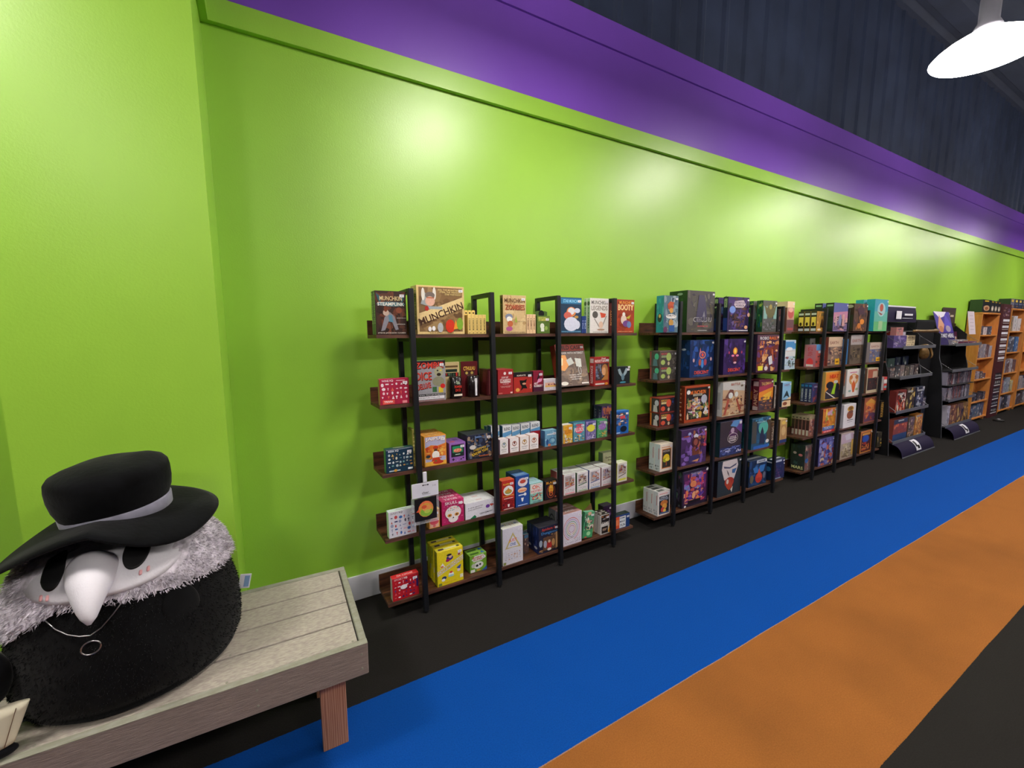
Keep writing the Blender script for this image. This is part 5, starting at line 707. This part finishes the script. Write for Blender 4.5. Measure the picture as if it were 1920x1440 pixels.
patch('face_mask', se(-.425, .917, .178, .068, 3.2, .03), .019, M['whiteplush'], .006)
patch('eye', se(-.532, .918, .026, .036), .0265, M['blackeye'], .002)
patch('eye', se(-.352, .932, .030, .033), .027, M['blackeye'], .002)
for ex, ez in ((-.533, .868), (-.548, .868), (-.338, .886), (-.322, .889)): patch('cheek_stitch', se(ex, ez, .0035, .006, 4), .0255, M['pink'], .001, 12, 2)
# beak
bm = bmesh.new(); bc = surf(-.445, .905); tip = Vector((-.428, 1.44, .82)); rings = []
for j in range(13):
    t = j/12; cpt = Vector((-.445, bc.y-.0, .9))*(1-t)**2+2*t*(1-t)*Vector((-.44, bc.y-.085, .905))+t*t*tip
    r = .062*(1-t)**.62+.004; 
    d = (2*(1-t)*(Vector((-.44, bc.y-.085, .905))-Vector((-.445, bc.y, .9)))+2*t*(tip-Vector((-.44, bc.y-.085, .905)))).normalized()
    u = Vector((1, 0, 0)); w = d.cross(u).normalized()
    rings.append([bm.verts.new(cpt+u*r*math.cos(a)*.92+w*r*math.sin(a)) for a in [2*math.pi*i/28 for i in range(28)]])
for a, b in zip(rings, rings[1:]):
    for i in range(28): bm.faces.new((a[i], a[(i+1) % 28], b[(i+1) % 28], b[i]))
bm.faces.new(rings[-1]); bm.faces.new(rings[0][::-1]); bmesh.ops.recalc_face_normals(bm, faces=bm.faces)
PL(bobj('beak', bm, M['whiteplush'], pl, True))
# flippers
def blob(name, c, rx, ry, rz, rot, m, seg=24):
    bm = bmesh.new(); bmesh.ops.create_uvsphere(bm, u_segments=seg, v_segments=16, radius=1)
    for v in bm.verts: v.co = Vector((v.co.x*rx, v.co.y*ry, v.co.z*rz))
    o = bobj(name, bm, m, pl, True); o.matrix_parent_inverse = Matrix.Translation((-PX, -PYc, -BZ)); o.location = c; o.rotation_euler = rot; return o
s1 = surf(-.258, .742); blob('flipper', (s1.x, s1.y+.008, s1.z), .05, .014, .075, (0, R(-12), R(32)), M['plush'])
s2 = surf(-.655, .66); blob('flipper', (-.685, s2.y-.02, .655), .06, .035, .085, (0, R(20), R(-30)), M['velvet'])
# chain and ring
cp = [(-.575, .80), (-.55, .775), (-.525, .757), (-.5, .747), (-.478, .744), (-.455, .758), (-.43, .785), (-.41, .81), (-.397, .83)]
bm = bmesh.new(); tube(bm, [surf(x+.032, z+.014, .013) for x, z in cp], .0016, 6); ch = PL(bobj('chain', bm, M['silver'], pl, True))
rc = surf(-.446, .727, .016)
bm = bmesh.new(); tube(bm, [rc+Vector((.0215*math.cos(t), -.004*math.cos(t), .0185*math.sin(t)+.004*math.cos(t))) for t in [2*math.pi*i/28 for i in range(28)]], .0019, 6, True)
o = bobj('ring', bm, M['silver'], ch, True)
# cloth tag
tg = Matrix.Translation((PX+.293, PYc+.02, .655)) @ Matrix.Rotation(R(12), 4, 'Y')
bm = bmesh.new(); box(bm, 0, .036, -.001, .001, -.026, .028, .0004); bmesh.ops.transform(bm, matrix=tg, verts=bm.verts); to = PL(bobj('cloth_tag', bm, M['white'], pl))
bm = bmesh.new(); box(bm, .016, .032, -.0016, -.0011, -.02, .022, 0); bmesh.ops.transform(bm, matrix=tg, verts=bm.verts); bobj('tag_print', bm, mat('pale_blue_print', '7a9ac0', .6), to)
# hat
HX, HY, HZ = -.425, 1.73, 1.0
hat = Matrix.Translation((HX, HY, HZ))
hat2 = Matrix.Translation((HX+.014, HY, HZ+.0)) @ Matrix.Rotation(R(-5), 4, 'Y') @ Matrix.Rotation(R(3), 4, 'X')
def brim_z(u, v): return .012-.112*max(0, -u)**1.6-.026*max(0, u)**1.5+v*v*(v < 0)*(.024-.14*max(0, u))
bm = bmesh.new(); top = []; bot = []; NB = 72
for j in range(9):
    t = .38+.62*j/8; rt = []; rb = []
    for i in range(NB):
        a = 2*math.pi*i/NB; u, v = math.cos(a)*t, math.sin(a)*t; th = .015*math.sqrt(max(0, 1-(t-.4)**2/.37)) if j < 8 else 0
        z = brim_z(u, v); P_ = Vector((u*.268, v*.245, z)); rt.append(bm.verts.new(hat @ (P_+Vector((0, 0, th+.004))))); rb.append(bm.verts.new(hat @ (P_-Vector((0, 0, th*.5+.004)))))
    top.append(rt); bot.append(rb)
for G in (top, bot):
    for a, b in zip(G, G[1:]):
        for i in range(NB): bm.faces.new((a[i], a[(i+1) % NB], b[(i+1) % NB], b[i]))
for a, b in ((top[-1], bot[-1]), (top[0], bot[0])):
    for i in range(NB): bm.faces.new((a[i], a[(i+1) % NB], b[(i+1) % NB], b[i]))
bmesh.ops.recalc_face_normals(bm, faces=bm.faces)
brim = PL(bobj('hat_brim', bm, M['velvet'], pl, True))
bm = bmesh.new(); lathe(bm, [(.128, .0), (.132, .045), (.141, .07), (.146, .1), (.147, .13), (.144, .149), (.134, .162), (.112, .173), (.075, .181), (.03, .184)], 56, 1, .93)
for v in bm.verts: v.co += v.co.normalized()*noise.noise(v.co*11)*.006
bmesh.ops.transform(bm, matrix=hat2, verts=bm.verts); cr = PL(bobj('hat_crown', bm, M['velvet'], pl, True))
bm = bmesh.new(); lathe(bm, [(.1305, .01), (.1335, .012), (.1355, .043), (.133, .048)], 56, 1, .93); bmesh.ops.transform(bm, matrix=hat2, verts=bm.verts); bobj('hat_band', bm, M['greyband'], cr, True)
# cream stuffed accessory lying at the left
ac = empty('stuffed_accessory', (-.66, 1.53, BZ+.002), 'cream stuffed accessory with brown seam and black rounded tip beside plush', 'soft toy')
bm = bmesh.new(); pr = [(-.15, .19, .036), (-.115, .185, .046), (-.1, .12, .042), (-.1, .06, .036), (-.105, .02, .028)]
A0 = Vector((.032, -.005, .118)); A1 = Vector((.018, -.016, .025)); rings = []
for j in range(8):
    t = j/7; c = A0.lerp(A1, t); r = .06-.016*t; ring = []
    for i in range(20):
        a = 2*math.pi*i/20; ring.append(bm.verts.new(c+Vector((r*1.25*math.cos(a)-.03, .35*r*math.sin(a), .2*r*math.cos(a)))))
    rings.append(ring)
for a, b in zip(rings, rings[1:]):
    for i in range(20): bm.faces.new((a[i], a[(i+1) % 20], b[(i+1) % 20], b[i]))
bm.faces.new(rings[0]); bm.faces.new(rings[-1][::-1]); bmesh.ops.recalc_face_normals(bm, faces=bm.faces); bobj('cream_cushion', bm, M['cream'], ac, True)
bm = bmesh.new(); tube(bm, [A0.lerp(A1, t)+Vector(((.06-.016*t)*1.25*.72-.03, -.35*(.06-.016*t)*.71-.0006, .2*(.06-.016*t)*.72)) for t in (0, .25, .5, .75, 1)], .0008, 5); bobj('seam', bm, M['brownseam'], ac)
bm = bmesh.new(); bmesh.ops.create_uvsphere(bm, u_segments=20, v_segments=12, radius=1)
for v in bm.verts: v.co = Vector((v.co.x*.055-.006, v.co.y*.022-.016, v.co.z*.017+.0175))
bobj('black_tip', bm, M['velvet'], ac, True)

# ------------------------------------------------------------ black display stands
def stand(xa, xb, lab, logo=True):
    r = empty('display_stand', ((xa+xb)/2, 2.3, 0), lab, 'display stand', 'black sloping retail display stands')
    T = Matrix.Translation((-(xa+xb)/2, -2.3, 0))
    def add(name, bm, m, par=r, sm=False):
        bmesh.ops.transform(bm, matrix=T, verts=bm.verts); return bobj(name, bm, m, par, sm)
    side = [(2.2, .0), (2.235, .5), (2.29, 1.03), (2.325, 1.16), (2.34, 1.5), (2.47, 1.62), (2.49, 1.62), (2.49, .0)]
    for x in (xa, xb-.014):
        bm = bmesh.new(); prism(bm, side, 'x', x, x+.014); add('side_panel', bm, M['blackboard'])
        bm = bmesh.new(); tube(bm, [(x+.007, a-.003, b) for a, b in side[:5]], .004, 5); add('edge_trim', bm, M['greyedge'])
    bm = bmesh.new(); box(bm, xa+.0145, xb-.0145, 2.475, 2.49, 0, 1.66); add('back_panel', bm, M['blackboard'])
    for z in (1.37, 1.0, .57, .19):
        y0 = 2.163
        bm = bmesh.new(); box(bm, xa+.015, xb-.015, y0+.006, 2.474, z-.035, z-.028); tr = add('tray', bm, M['blackboard'])
        bm = bmesh.new(); box(bm, xa+.0, xb, y0, y0+.0055, z-.04, z, .001); add('tray_lip', bm, M['greyedge'], tr)
        for x in (xa+.006, xb-.006):
            bm = bmesh.new(); tube(bm, [(x, y0+.007, z-.005), (x, 2.33, z+.11)], .003, 5); add('side_wire', bm, M['greyedge'], tr)
    cur = [(2.06+.115*(1-math.cos(t))+.0, .008+.145*math.sin(t)) for t in [R(90)*i/10 for i in range(11)]]
    bm = bmesh.new(); prism(bm, cur+[(y+.003, z-.003) for y, z in cur[::-1]], 'x', xa, xb); bc_ = add('base_card', bm, M['navyboard'], sm=False)
    bm = bmesh.new(); box(bm, xa, xb+.01, 2.052, 2.06, 0, .012, .001); add('base_rail', bm, M['greyedge'])
    xm = xa+(xb-xa)*.52
    c2 = [(2.057+.115*(1-math.cos(t)), .009+.146*math.sin(t)) for t in [R(12+66*i/8) for i in range(9)]]
    bm = bmesh.new(); prism(bm, c2+[(y+.0015, z-.001) for y, z in c2[::-1]], 'x', xm-.085, xm+.06); pc = add('white_emblem_card', bm, M['white'], bc_)
    c3 = [(2.0555+.115*(1-math.cos(t)), .0095+.1465*math.sin(t)) for t in [R(20+46*i/8) for i in range(9)]]
    bm = bmesh.new(); prism(bm, c3[2:]+[(y+.001, z-.001) for y, z in c3[2:][::-1]], 'x', xm-.07, xm-.02); prism(bm, c3[:4]+[(y+.001, z-.001) for y, z in c3[:4][::-1]], 'x', xm-.03, xm+.03); add('emblem_print', bm, M['blackboard'], pc)
    return r, add
r, add = stand(6.70, 7.72, 'black sloping display stand beside the farthest rack, curved violet header')
cur = [(2.366-.01*math.sin(3*t)+.02*t, 1.66+.19*t) for t in [i/8 for i in range(9)]]
bm = bmesh.new(); prism(bm, cur+[(y+.003, z) for y, z in cur[::-1]], 'x', 6.70, 7.62); hd = add('header_card', bm, M['navyboard'])
bm = bmesh.new(); box(bm, 6.95, 7.1, 2.35, 2.354, 1.7, 1.8); box(bm, 7.2, 7.45, 2.35, 2.354, 1.745, 1.77); box(bm, 7.14, 7.46, 2.35, 2.354, 1.71, 1.715); add('header_print', bm, M['white'], hd)
bm = bmesh.new(); box(bm, 6.7, 7.62, 2.38, 2.384, 1.85, 1.868); add('header_edge', bm, M['white'], hd)
r2, add2 = stand(8.47, 9.57, 'black sloping display stand with slanted picture sign, beside orange shelf')
bm = bmesh.new(); prism(bm, [(2.49, 1.9), (2.494, 1.9), (2.494, 1.64), (2.49, 1.64)], 'x', 9.0, 9.55); hd = add2('header_card', bm, mat('brown_header_card', '3a2a2c', .5))
bm = bmesh.new(); box(bm, 9.2, 9.28, 2.486, 2.4895, 1.72, 1.82); box(bm, 9.32, 9.46, 2.486, 2.4895, 1.76, 1.79); add2('header_print', bm, mat('tan_print', 'b8a898', .6), hd)
def item(name, x, y, z, w, d, h, cols, label, cat, art=(), side=(), tilt=0, group=None, seed=1, rz=0):
    m = Matrix.Translation((x, y, z+.0004+(d*math.sin(R(tilt)) if tilt else 0))) @ Matrix.Rotation(R(rz), 4, 'Z') @ Matrix.Rotation(-R(tilt), 4, 'X')
    return cbox(name, w, d, h, *cols, m, label, cat, art, side, group, None, seed)
# slanted sign
sg = item('picture_sign', 8.49, 2.325, 1.3435, .62, .006, .5, ('3a2c78', '6a7488', 'c8c8d8'), 'slanted violet picture sign reading START HERE on second display stand', 'sign',
          art=[('r', 0, .2, 1, .8, '48389c'), ('p', [(0, 1), (.8, 1), (.6, .86), (.3, .8)], 'e8e4f4'), ('p', [(.05, .5), (.3, .9), (.5, .6), (.35, .4)], 'd8a080'), ('p', [(.5, .6), (.7, .95), (.95, .6), (.8, .4)], '5c50c0'), ('e', .25, .47, .14, .1, 'b87850'), ('e', .7, .48, .16, .1, 'a898b0'), ('r', 0, 0, 1, .36, '281c58'), ('t', 'START HERE', .5, .27, .88, .12, 'f0f0f8')], tilt=15)
item('paper_notice', 9.52, 2.30, 1.49, .30, .004, .36, ('d0c4cc', 'c0b4bc', 'd0c4cc'), 'pale pink printed notice standing at right of second display stand', 'notice', art=[('r', .2, .2+.15*i, .6, .02, 'a09098') for i in range(5)], tilt=8)
# stock on the first stand: tray, x, w, h, colours, look
def S1(tray, x, w, h, d, col, look, art=(), y=2.2, tilt=0, base='first', cat='game box', name='boxed_game', dz=0, grp=None):
    z = {1: 1.343, 2: .973, 3: .543, 4: .163}[tray]+dz
    item(name, x, y, z, w, d, h, (col, col, col), '%s on %s tray of %s display stand' % (look, {1: 'top', 2: 'second', 3: 'third', 4: 'lowest'}[tray], base), cat, art or ill('6a6070 484048 988878', 8), tilt=tilt, seed=int(x*100)+tray, group=grp)
S1(1, 6.74, .38, .15, .1, '584880', 'violet picture box', ill('6a58a0 8878b0 484070 a898b8', 16), 2.28)
S1(1, 7.13, .26, .15, .1, 'd8c4a0', 'beige box with dot pattern', [('g', .05, .1, .4, .8, 3, 4, ['5a4838', '403028']), ('g', .55, .1, .4, .8, 3, 4, ['5a4838', '403028'])], 2.28)
S1(1, 6.79, .2, .1, .06, 'b87878', 'pink figure box', (), 2.28, dz=.151)
S1(1, 7.0, .09, .2, .08, '8a2420', 'upright red book', [('r', .3, .2, .4, .6, 'c8a8a0')], 2.385)
S1(1, 7.1, .09, .2, .08, '941c20', 'second upright red book', [('r', .3, .2, .4, .6, 'd0b0a8')], 2.385)
S1(1, 7.2, .2, .19, .08, 'a8a4b8', 'pale grey book pair', [('r', .4, .1, .05, .8, '787480')], 2.385)
for i, (c, w, h) in enumerate((('3c4844', .12, .21), ('506864', .2, .22), ('28304c', .16, .235), ('1c2844', .2, .24))):
    S1(2, 6.78+.22*i, w, h, .06, c, ['grey-green tall pack', 'sea green tall pack', 'dark blue tall pack', 'navy tall pack with pale mark'][i], ill('%s 788880' % c, 8)+[('e', .5, .6, .12, .08, 'c8ccd0')], 2.4)
for i in range(6):
    S1(2, 6.74+.15*i, .125, .12+.01*(i % 3), .06, ['50484c', '3c4048', '786c70', '48443c', '605c60', '382c34'][i], 'small dark figure pack %s' % ['at far left', 'second from left', 'third from left', 'third from right', 'second from right', 'at far right'][i], ill('c8c0b8 807870 584850 a07868', 12), 2.28)
for i, (c, w, h, cols) in enumerate((('742c28', .3, .27, 'b84030 301c1c e0d8c8 c86848'), ('3c3430', .26, .285, 'a89868 d8b860 4c4038 28242c'), ('34384c', .26, .275, '98a0b8 c8c8d0 50587c 24283c'))):
    S1(3, 6.76+.31*i, w, h, .07, c, ['red-black warrior picture box', 'brown-gold warrior picture box', 'grey-blue warrior picture box'][i], ill(cols, 26)+[('r', .1, .8, .6, .08, 'a8a8a8')], 2.2)
S1(4, 6.75, .42, .285, .07, '8a4438', 'wide orange and blue landscape box', [('r', 0, 0, 1, .34, '2c4470'), ('r', 0, .8, 1, .2, '343c50')]+ill('c85838 d87848 9c4030', 12, 0, .34, 1, .5)+[('r', .3, .9, .4, .05, 'c0c4c8')], 2.19)
S1(4, 7.2, .2, .27, .07, '5c4c40', 'brown battle picture box', ill('a87858 c8b098 483c38 6c5468', 20), 2.19)
S1(4, 7.42, .24, .285, .07, 'b87c38', 'amber battle picture box', ill('e0a848 c87038 e8c888 885030', 20)+[('r', .1, .9, .7, .06, '8890a0')], 2.19)
# second stand stock
S1(1, 8.80, .7, .07, .07, '8a8490', 'jumbled pale comic booklets', ill('c8ccd0 e0a858 504868 a8b8c0 d8d0c8', 26), 2.3, base='second', cat='booklets', name='booklet_pile')
S1(1, 9.12, .42, .19, .02, '54203c', 'maroon booklet rack card', ill('d8a050 c8c0c8 2c1c34', 12), 2.42, base='second', tilt=8)
S1(1, 8.8, .6, .05, .05, '642848', 'low maroon booklet stack', ill('d8b898 a85878 3c2038', 10), 2.18, base='second', cat='booklets', name='booklet_pile')
for t, n, z, hh in ((2, 18, 0, .2), (3, 17, 0, .0)):
    pass
def thin_row(tray_z, n, h, label, y=2.22):
    rr = random.Random(int(tray_z*100))
    for i in range(n):
        c = rr.choice(['585868', '484858', '7c7888', '6c4048', '34343f', '888494', '504858', 'a09ca8', '784848', '3c4454'])
        x = 8.50+(1.04/n)*i
        b = item('miniature_pack', x, y, tray_z, 1.04/n*.82, .1, h*rr.uniform(.9, 1.05), (c, c, c), '%s, number %s from left' % (label, ['one', 'two', 'three', 'four', 'five', 'six', 'seven', 'eight', 'nine', 'ten', 'eleven', 'twelve', 'thirteen', 'fourteen', 'fifteen', 'sixteen'][i]), 'game pack', ill('c8c4d0 787480 484450 a87878', 7), tilt=0, group=label+' in a row', seed=i)
thin_row(.765, 16, .20, 'thin grey pack in upper row of second display stand')
thin_row(.545, 16, .19, 'thin grey pack in lower row of second display stand')
B('middle_tray', -.53, .53, -.12, .17, .752, .764, M['blackboard'], r2)  # carries the upper row
for i, (c, w, cols) in enumerate((('b0acb8', .12, '504c58 d8d4e0 8a8490'), ('7c4c38', .26, 'a87848 503028 d0a868 382828'), ('684c38', .28, 'c8a050 4c3830 a8683c 201c20'), ('8a6838', .16, 'd8a848 684828 302824'))):
    S1(4, 8.56+[0, .14, .42, .72][i], w, .3, .07, c, ['narrow white and grey book', 'brown-red painted book', 'brown-gold painted book', 'ochre painted book'][i], ill(cols, 18), 2.19, base='second', name='rule_book', cat='book')

# dark cabinet between the stands, gold mask, sceptre, folded shirt
cb = empty('black_cabinet', (8.1, 2.37, 0), 'plain black cabinet standing between the two display stands', 'cabinet')
def cbx(name, x0, x1, y0, y1, z0, z1, m, par=cb): return B(name, x0-8.1, x1-8.1, y0-2.37, y1-2.37, z0, z1, m, par)
cbx('carcass', 7.74, 8.43, 2.40, 2.494, .03, 1.70, M['blackbox']); cbx('front_panel', 7.76, 8.41, 2.392, 2.3995, .62, 1.68, M['blackboard'])
cbx('plinth', 7.78, 8.41, 2.42, 2.49, 0, .0295, M['rubber'])
cbx('lower_door', 8.02, 8.41, 2.392, 2.3995, .05, .6, mat('slate_panel', '242c3c', .35))
cbx('poster', 8.05, 8.38, 2.389, 2.3915, .42, .58, mat('grey_poster', '8c8494', .6, noise=.5, nscale=30))
def TZ(o, label, cat): return tag(o, label, cat)
bm = bmesh.new(); bmesh.ops.create_uvsphere(bm, u_segments=28, v_segments=20, radius=1)
for v in bm.verts:
    x, y, z = v.co; f = 1
    if y < 0:
        f += .18*math.exp(-((x/.18)**2+((z+.05)/.3)**2))       # nose ridge
        f -= .12*math.exp(-(((abs(x)-.4)/.18)**2+((z-.15)/.12)**2))  # eye sockets
        f += .06*math.exp(-((x/.3)**2+((z+.5)/.08)**2))
    v.co = Vector((x*.085, y*f*.05, z*.12-(.02*x*x)))
mk = bobj('golden_mask', bm, M['gold'], None, True); mk.location = (7.84, 2.31, 1.245); mk.scale = (.75, .75, .72); mk.rotation_euler = (0, 0, R(-38))
TZ(mk, 'antique gold face mask hanging on the black cabinet front', 'mask')
bm = bmesh.new(); tube(bm, [(.13*math.cos(t), -.0+.02*math.sin(3*t), .15*math.sin(t)) for t in [R(-40)+R(260)*i/20 for i in range(21)]], [.012+.014*math.sin(math.pi*i/20) for i in range(21)], 8)
o = bobj('hood_rim', bm, M['gold'], mk, True)
bm = bmesh.new(); tube(bm, [(-.42, 0, 0), (-.36, 0, .003), (-.2, 0, 0), (.1, 0, 0), (.3, 0, .003), (.36, 0, 0), (.42, 0, 0)], [.006, .022, .02, .021, .022, .034, .008], 10)
sc = bobj('sceptre', bm, M['gold'], None, True); sc.location = (7.56, 2.235, 1.545); sc.rotation_euler = (0, 0, 0); TZ(sc, 'ornate dark gold sceptre lying above the upper tray of cabinet', 'sceptre')
bm = bmesh.new(); tube(bm, [(-.3, 0, 0), (-.3, .224, 0)], .005, 6); tube(bm, [(.08, 0, 0), (.08, .224, 0)], .005, 6); bobj('holder_pin', bm, M['greyedge'], sc)

# ------------------------------------------------------------ orange shelves
def orange_shelf(xa, xb, top, zs, lab, yf=2.32):
    r = empty('orange_bookshelf', ((xa+xb)/2, 2.4, 0), lab, 'bookshelf', 'orange wooden bookshelves')
    cx = (xa+xb)/2
    def b(name, x0, x1, y0, y1, z0, z1, par=r, m=M['maple']): return B(name, x0-cx, x1-cx, y0-2.4, y1-2.4, z0, z1, m, par)
    b('side_panel', xa, xa+.025, yf, 2.494, .045, top-.0255); b('side_panel', xb-.025, xb, yf, 2.494, .045, top-.0255)
    b('top_board', xa-.005, xb+.005, yf-.005, 2.494, top-.025, top); b('back_panel', xa+.0255, xb-.0255, 2.484, 2.494, .045, top-.0255)
    for z in zs: b('shelf', xa+.0255, xb-.0255, yf+.004, 2.4835, z-.022, z)
    for x in (xa+.04, xb-.08):
        for y in (yf+.02, 2.44): b('foot', x, x+.04, y, y+.035, 0, .0445)
    return r
orange_shelf(10.12, 11.03, 1.84, (1.475, 1.09, .735, .355, .07), 'orange wooden bookshelf just right of second display stand')
orange_shelf(11.70, 12.62, 1.94, (1.53, 1.145, .76, .38, .07), 'taller orange wooden bookshelf behind the striped column')
orange_shelf(12.75, 13.7, 1.94, (1.53, 1.145, .76, .38, .07), 'farthest orange wooden bookshelf at right edge')
rr = random.Random(12)
def shelf_fill(xa, xb, z, n, hmin, hmax, pal, look, where, y=2.345, name='boxed_item', cat='box', dmax=.12):
    x = xa+.03; wd = (xb-xa-.06)/n
    for i in range(n):
        w = wd*rr.uniform(.75, .95); h = rr.uniform(hmin, hmax); c = rr.choice(pal)
        o = ['first', 'second', 'third', 'fourth', 'fifth', 'sixth', 'seventh', 'eighth'][i]
        item(name, x, y, z, w, rr.uniform(.06, dmax), h, (c, c, c), '%s %s from left, %s' % (look, o, where), cat, ill(rr.choice(['a8a0a8 585058 d0c8c8', '786870 c8b0a0 40384c', '8890a8 c8ccd8 3c3c50']), 8), group=look+' '+where, seed=i)
        x += wd
pa = ['8a8490', '6a4c50', '4c4c64', '9c98a4', '584848', 'b0a4a8']
shelf_fill(10.15, 10.85, 1.475, 3, .1, .17, ['a8a4b0', 'c8bcc0', '484858'], 'pale booklet stack', 'top compartment of nearer orange shelf')
shelf_fill(10.15, 11.0, 1.09, 5, .19, .24, pa, 'grey-brown boxed set', 'second compartment of nearer orange shelf')
shelf_fill(10.15, 10.85, .735, 4, .08, .17, pa, 'small paint box', 'third compartment of nearer orange shelf')
shelf_fill(10.15, 11.0, .355, 5, .12, .15, ['2c2c34', '34343c', '282c38'], 'low black box', 'fourth compartment of nearer orange shelf')
shelf_fill(10.15, 11.0, .07, 4, .2, .26, ['3c4460', '484c64', '2c3450', '506078'], 'blue-grey boxed set', 'bottom of nearer orange shelf')
shelf_fill(11.73, 12.6, 1.53, 3, .2, .3, ['b08c5c', '8a7450', 'c8c4c8'], 'tan bagged item', 'top compartment of taller orange shelf')
shelf_fill(11.73, 12.6, 1.145, 3, .24, .3, ['8a7868', '3c68a0', '4c5060'], 'blue-brown toy box', 'second compartment of taller orange shelf')
shelf_fill(11.73, 12.6, .76, 4, .2, .28, pa, 'grey boxed set', 'third compartment of taller orange shelf')
shelf_fill(11.73, 12.6, .38, 4, .2, .28, ['b8b078', '6a5c60', '8a4c50', '8890a0'], 'mixed boxed set', 'fourth compartment of taller orange shelf')
shelf_fill(11.73, 12.6, .07, 4, .22, .27, ['44446c', '9c98b0', '34343f'], 'violet-grey boxed set', 'bottom of taller orange shelf')
shelf_fill(12.78, 13.66, .38, 4, .2, .28, pa, 'brown boxed set', 'fourth compartment of farthest orange shelf')
shelf_fill(12.78, 13.66, .07, 4, .2, .28, pa, 'maroon boxed set', 'bottom of farthest orange shelf')
for i in range(5):
    c = ['24381c', '1c2024', '24242c', '20242c', '1c1c24'][i]
    item('terrain_box', 9.95+[0, .17, .6, .78, .96][i], 2.335, 1.8405, [.165, .42, .17, .17, .17][i], .15, [.2, .205, .2, .195, .19][i], (c, '24401c', c), 'black and gold scenery box, %s from left on top of nearer orange shelf' % ['first', 'second', 'third', 'fourth', 'fifth'][i], 'game box',
         [('r', .2, .84, .5, .1, 'c8a828'), ('e', .5, .35, .36, .22, 'c8a078' if i == 1 else 'b8a898'), ('e', .5, .32, .2, .12, '8a4c30' if i == 1 else 'd8d0c0')], seed=i) if i else None
for i in range(4):
    item('terrain_box', 11.62+.25*i, 2.335, 1.9405, .235, .15, .17, (['5c5c70', '28304c', '2c3450', '24283c'][i], '24401c', '28304c'), 'dark blue and yellow box, %s from left on top of taller orange shelf' % ['first', 'second', 'third', 'fourth'][i], 'game box', [('r', .2, .66, .5, .24, 'd8b848'), ('r', .1, .45, .8, .06, '8890a8'), ('g', .05, .05, .9, .3, 4, 1, ['d8a050', '303848'])], seed=i)
# striped label column
co = empty('label_column', (11.35, 2.36, 0), 'tall narrow maroon column with white label strips between orange shelves', 'display column')
B('column_body', -.24, .24, -.05, .13, 0, 2.0, M['maroon'], co)
for i in range(7):
    B('white_bar', -.15, .21, -.0535, -.0505, 1.70-.11*i, 1.74-.11*i, M['white'], co, 0); B('grey_bar', -.15, .19, -.0535, -.0505, 1.665-.11*i, 1.68-.11*i, mat('grey_label', '9a9490', .6) if i == 0 else bpy.data.materials['grey_label'], co, 0)
for i in range(6):
    a = Art(.34, .11).draw([('r', 0, 0, 1, 1, '1c181c'), ('g', .02, .3, .96, .6, 9, 1, ['c8c8cc', 'a8a8ac']), ('r', 0, .08, 1, .14, 'd8d8dc')], i)
    o = link('label_block', a.mesh(), co); o.matrix_local = Matrix.Translation((-.15, -.0505, .06+.125*i)) @ Matrix.Scale(-1, 4, (0, 1, 0))
a = Art(.36, .18).draw(ill('8a6a88 3c2c44 c8a878 785878', 16)); o = link('top_picture', a.mesh(), co); o.matrix_local = Matrix.Translation((-.18, -.0505, 1.77)) @ Matrix.Scale(-1, 4, (0, 1, 0))
# small floor plug
bm = bmesh.new(); lathe(bm, [(.07, 0), (.07, .02), (.05, .03), (.01, .032)], 20); fp = bobj('floor_outlet', bm, M['rubber'], None, True); fp.location = (10.92, 2.14, .0005); tag(fp, 'small black floor outlet on dark carpet near the orange shelves', 'floor outlet')
bm = bmesh.new(); lathe(bm, [(.022, .032), (.022, .038), (.005, .039)], 12); bobj('plug', bm, M['white'], fp)

# ------------------------------------------------------------ camera, light, colour
cam = bpy.data.cameras.new('camera'); co_ = bpy.data.objects.new('camera', cam); C.objects.link(co_)
f, VX, VY = 813., 1415., -104.
Xc = Vector((VX, VY, f)).normalized(); p = math.atan2(-VY, f); Uc = Vector((0, -math.cos(p), -math.sin(p))); Yc = Xc.cross(Uc)
if Yc.z < 0: Yc = -Yc
Rw = Matrix((Xc, Yc, Uc))          # camera (x right, y down, z forward) -> world
right = Rw @ Vector((1, 0, 0)); up = Rw @ Vector((0, -1, 0)); back = Rw @ Vector((0, 0, -1))
m4 = Matrix((right, up, back)).transposed().to_4x4(); m4.translation = (0, 0, 1.58); co_.matrix_world = m4
cam.sensor_width = 36; cam.lens = 36*f/1920; cam.clip_start = .03; cam.clip_end = 60
sc_ = bpy.context.scene; sc_.camera = co_
w = bpy.data.worlds.new('world'); sc_.world = w; w.use_nodes = True
w.node_tree.nodes['Background'].inputs[0].default_value = lin('b8c0d0'); w.node_tree.nodes['Background'].inputs[1].default_value = .02
for nm, st in (('lens', 50), ('bowl', 22)):
    M[nm].node_tree.nodes['Principled BSDF'].inputs['Emission Strength'].default_value = st
sc_.view_settings.view_transform = 'Standard'; sc_.view_settings.look = 'None'; sc_.view_settings.gamma = 1; sc_.view_settings.exposure = .5
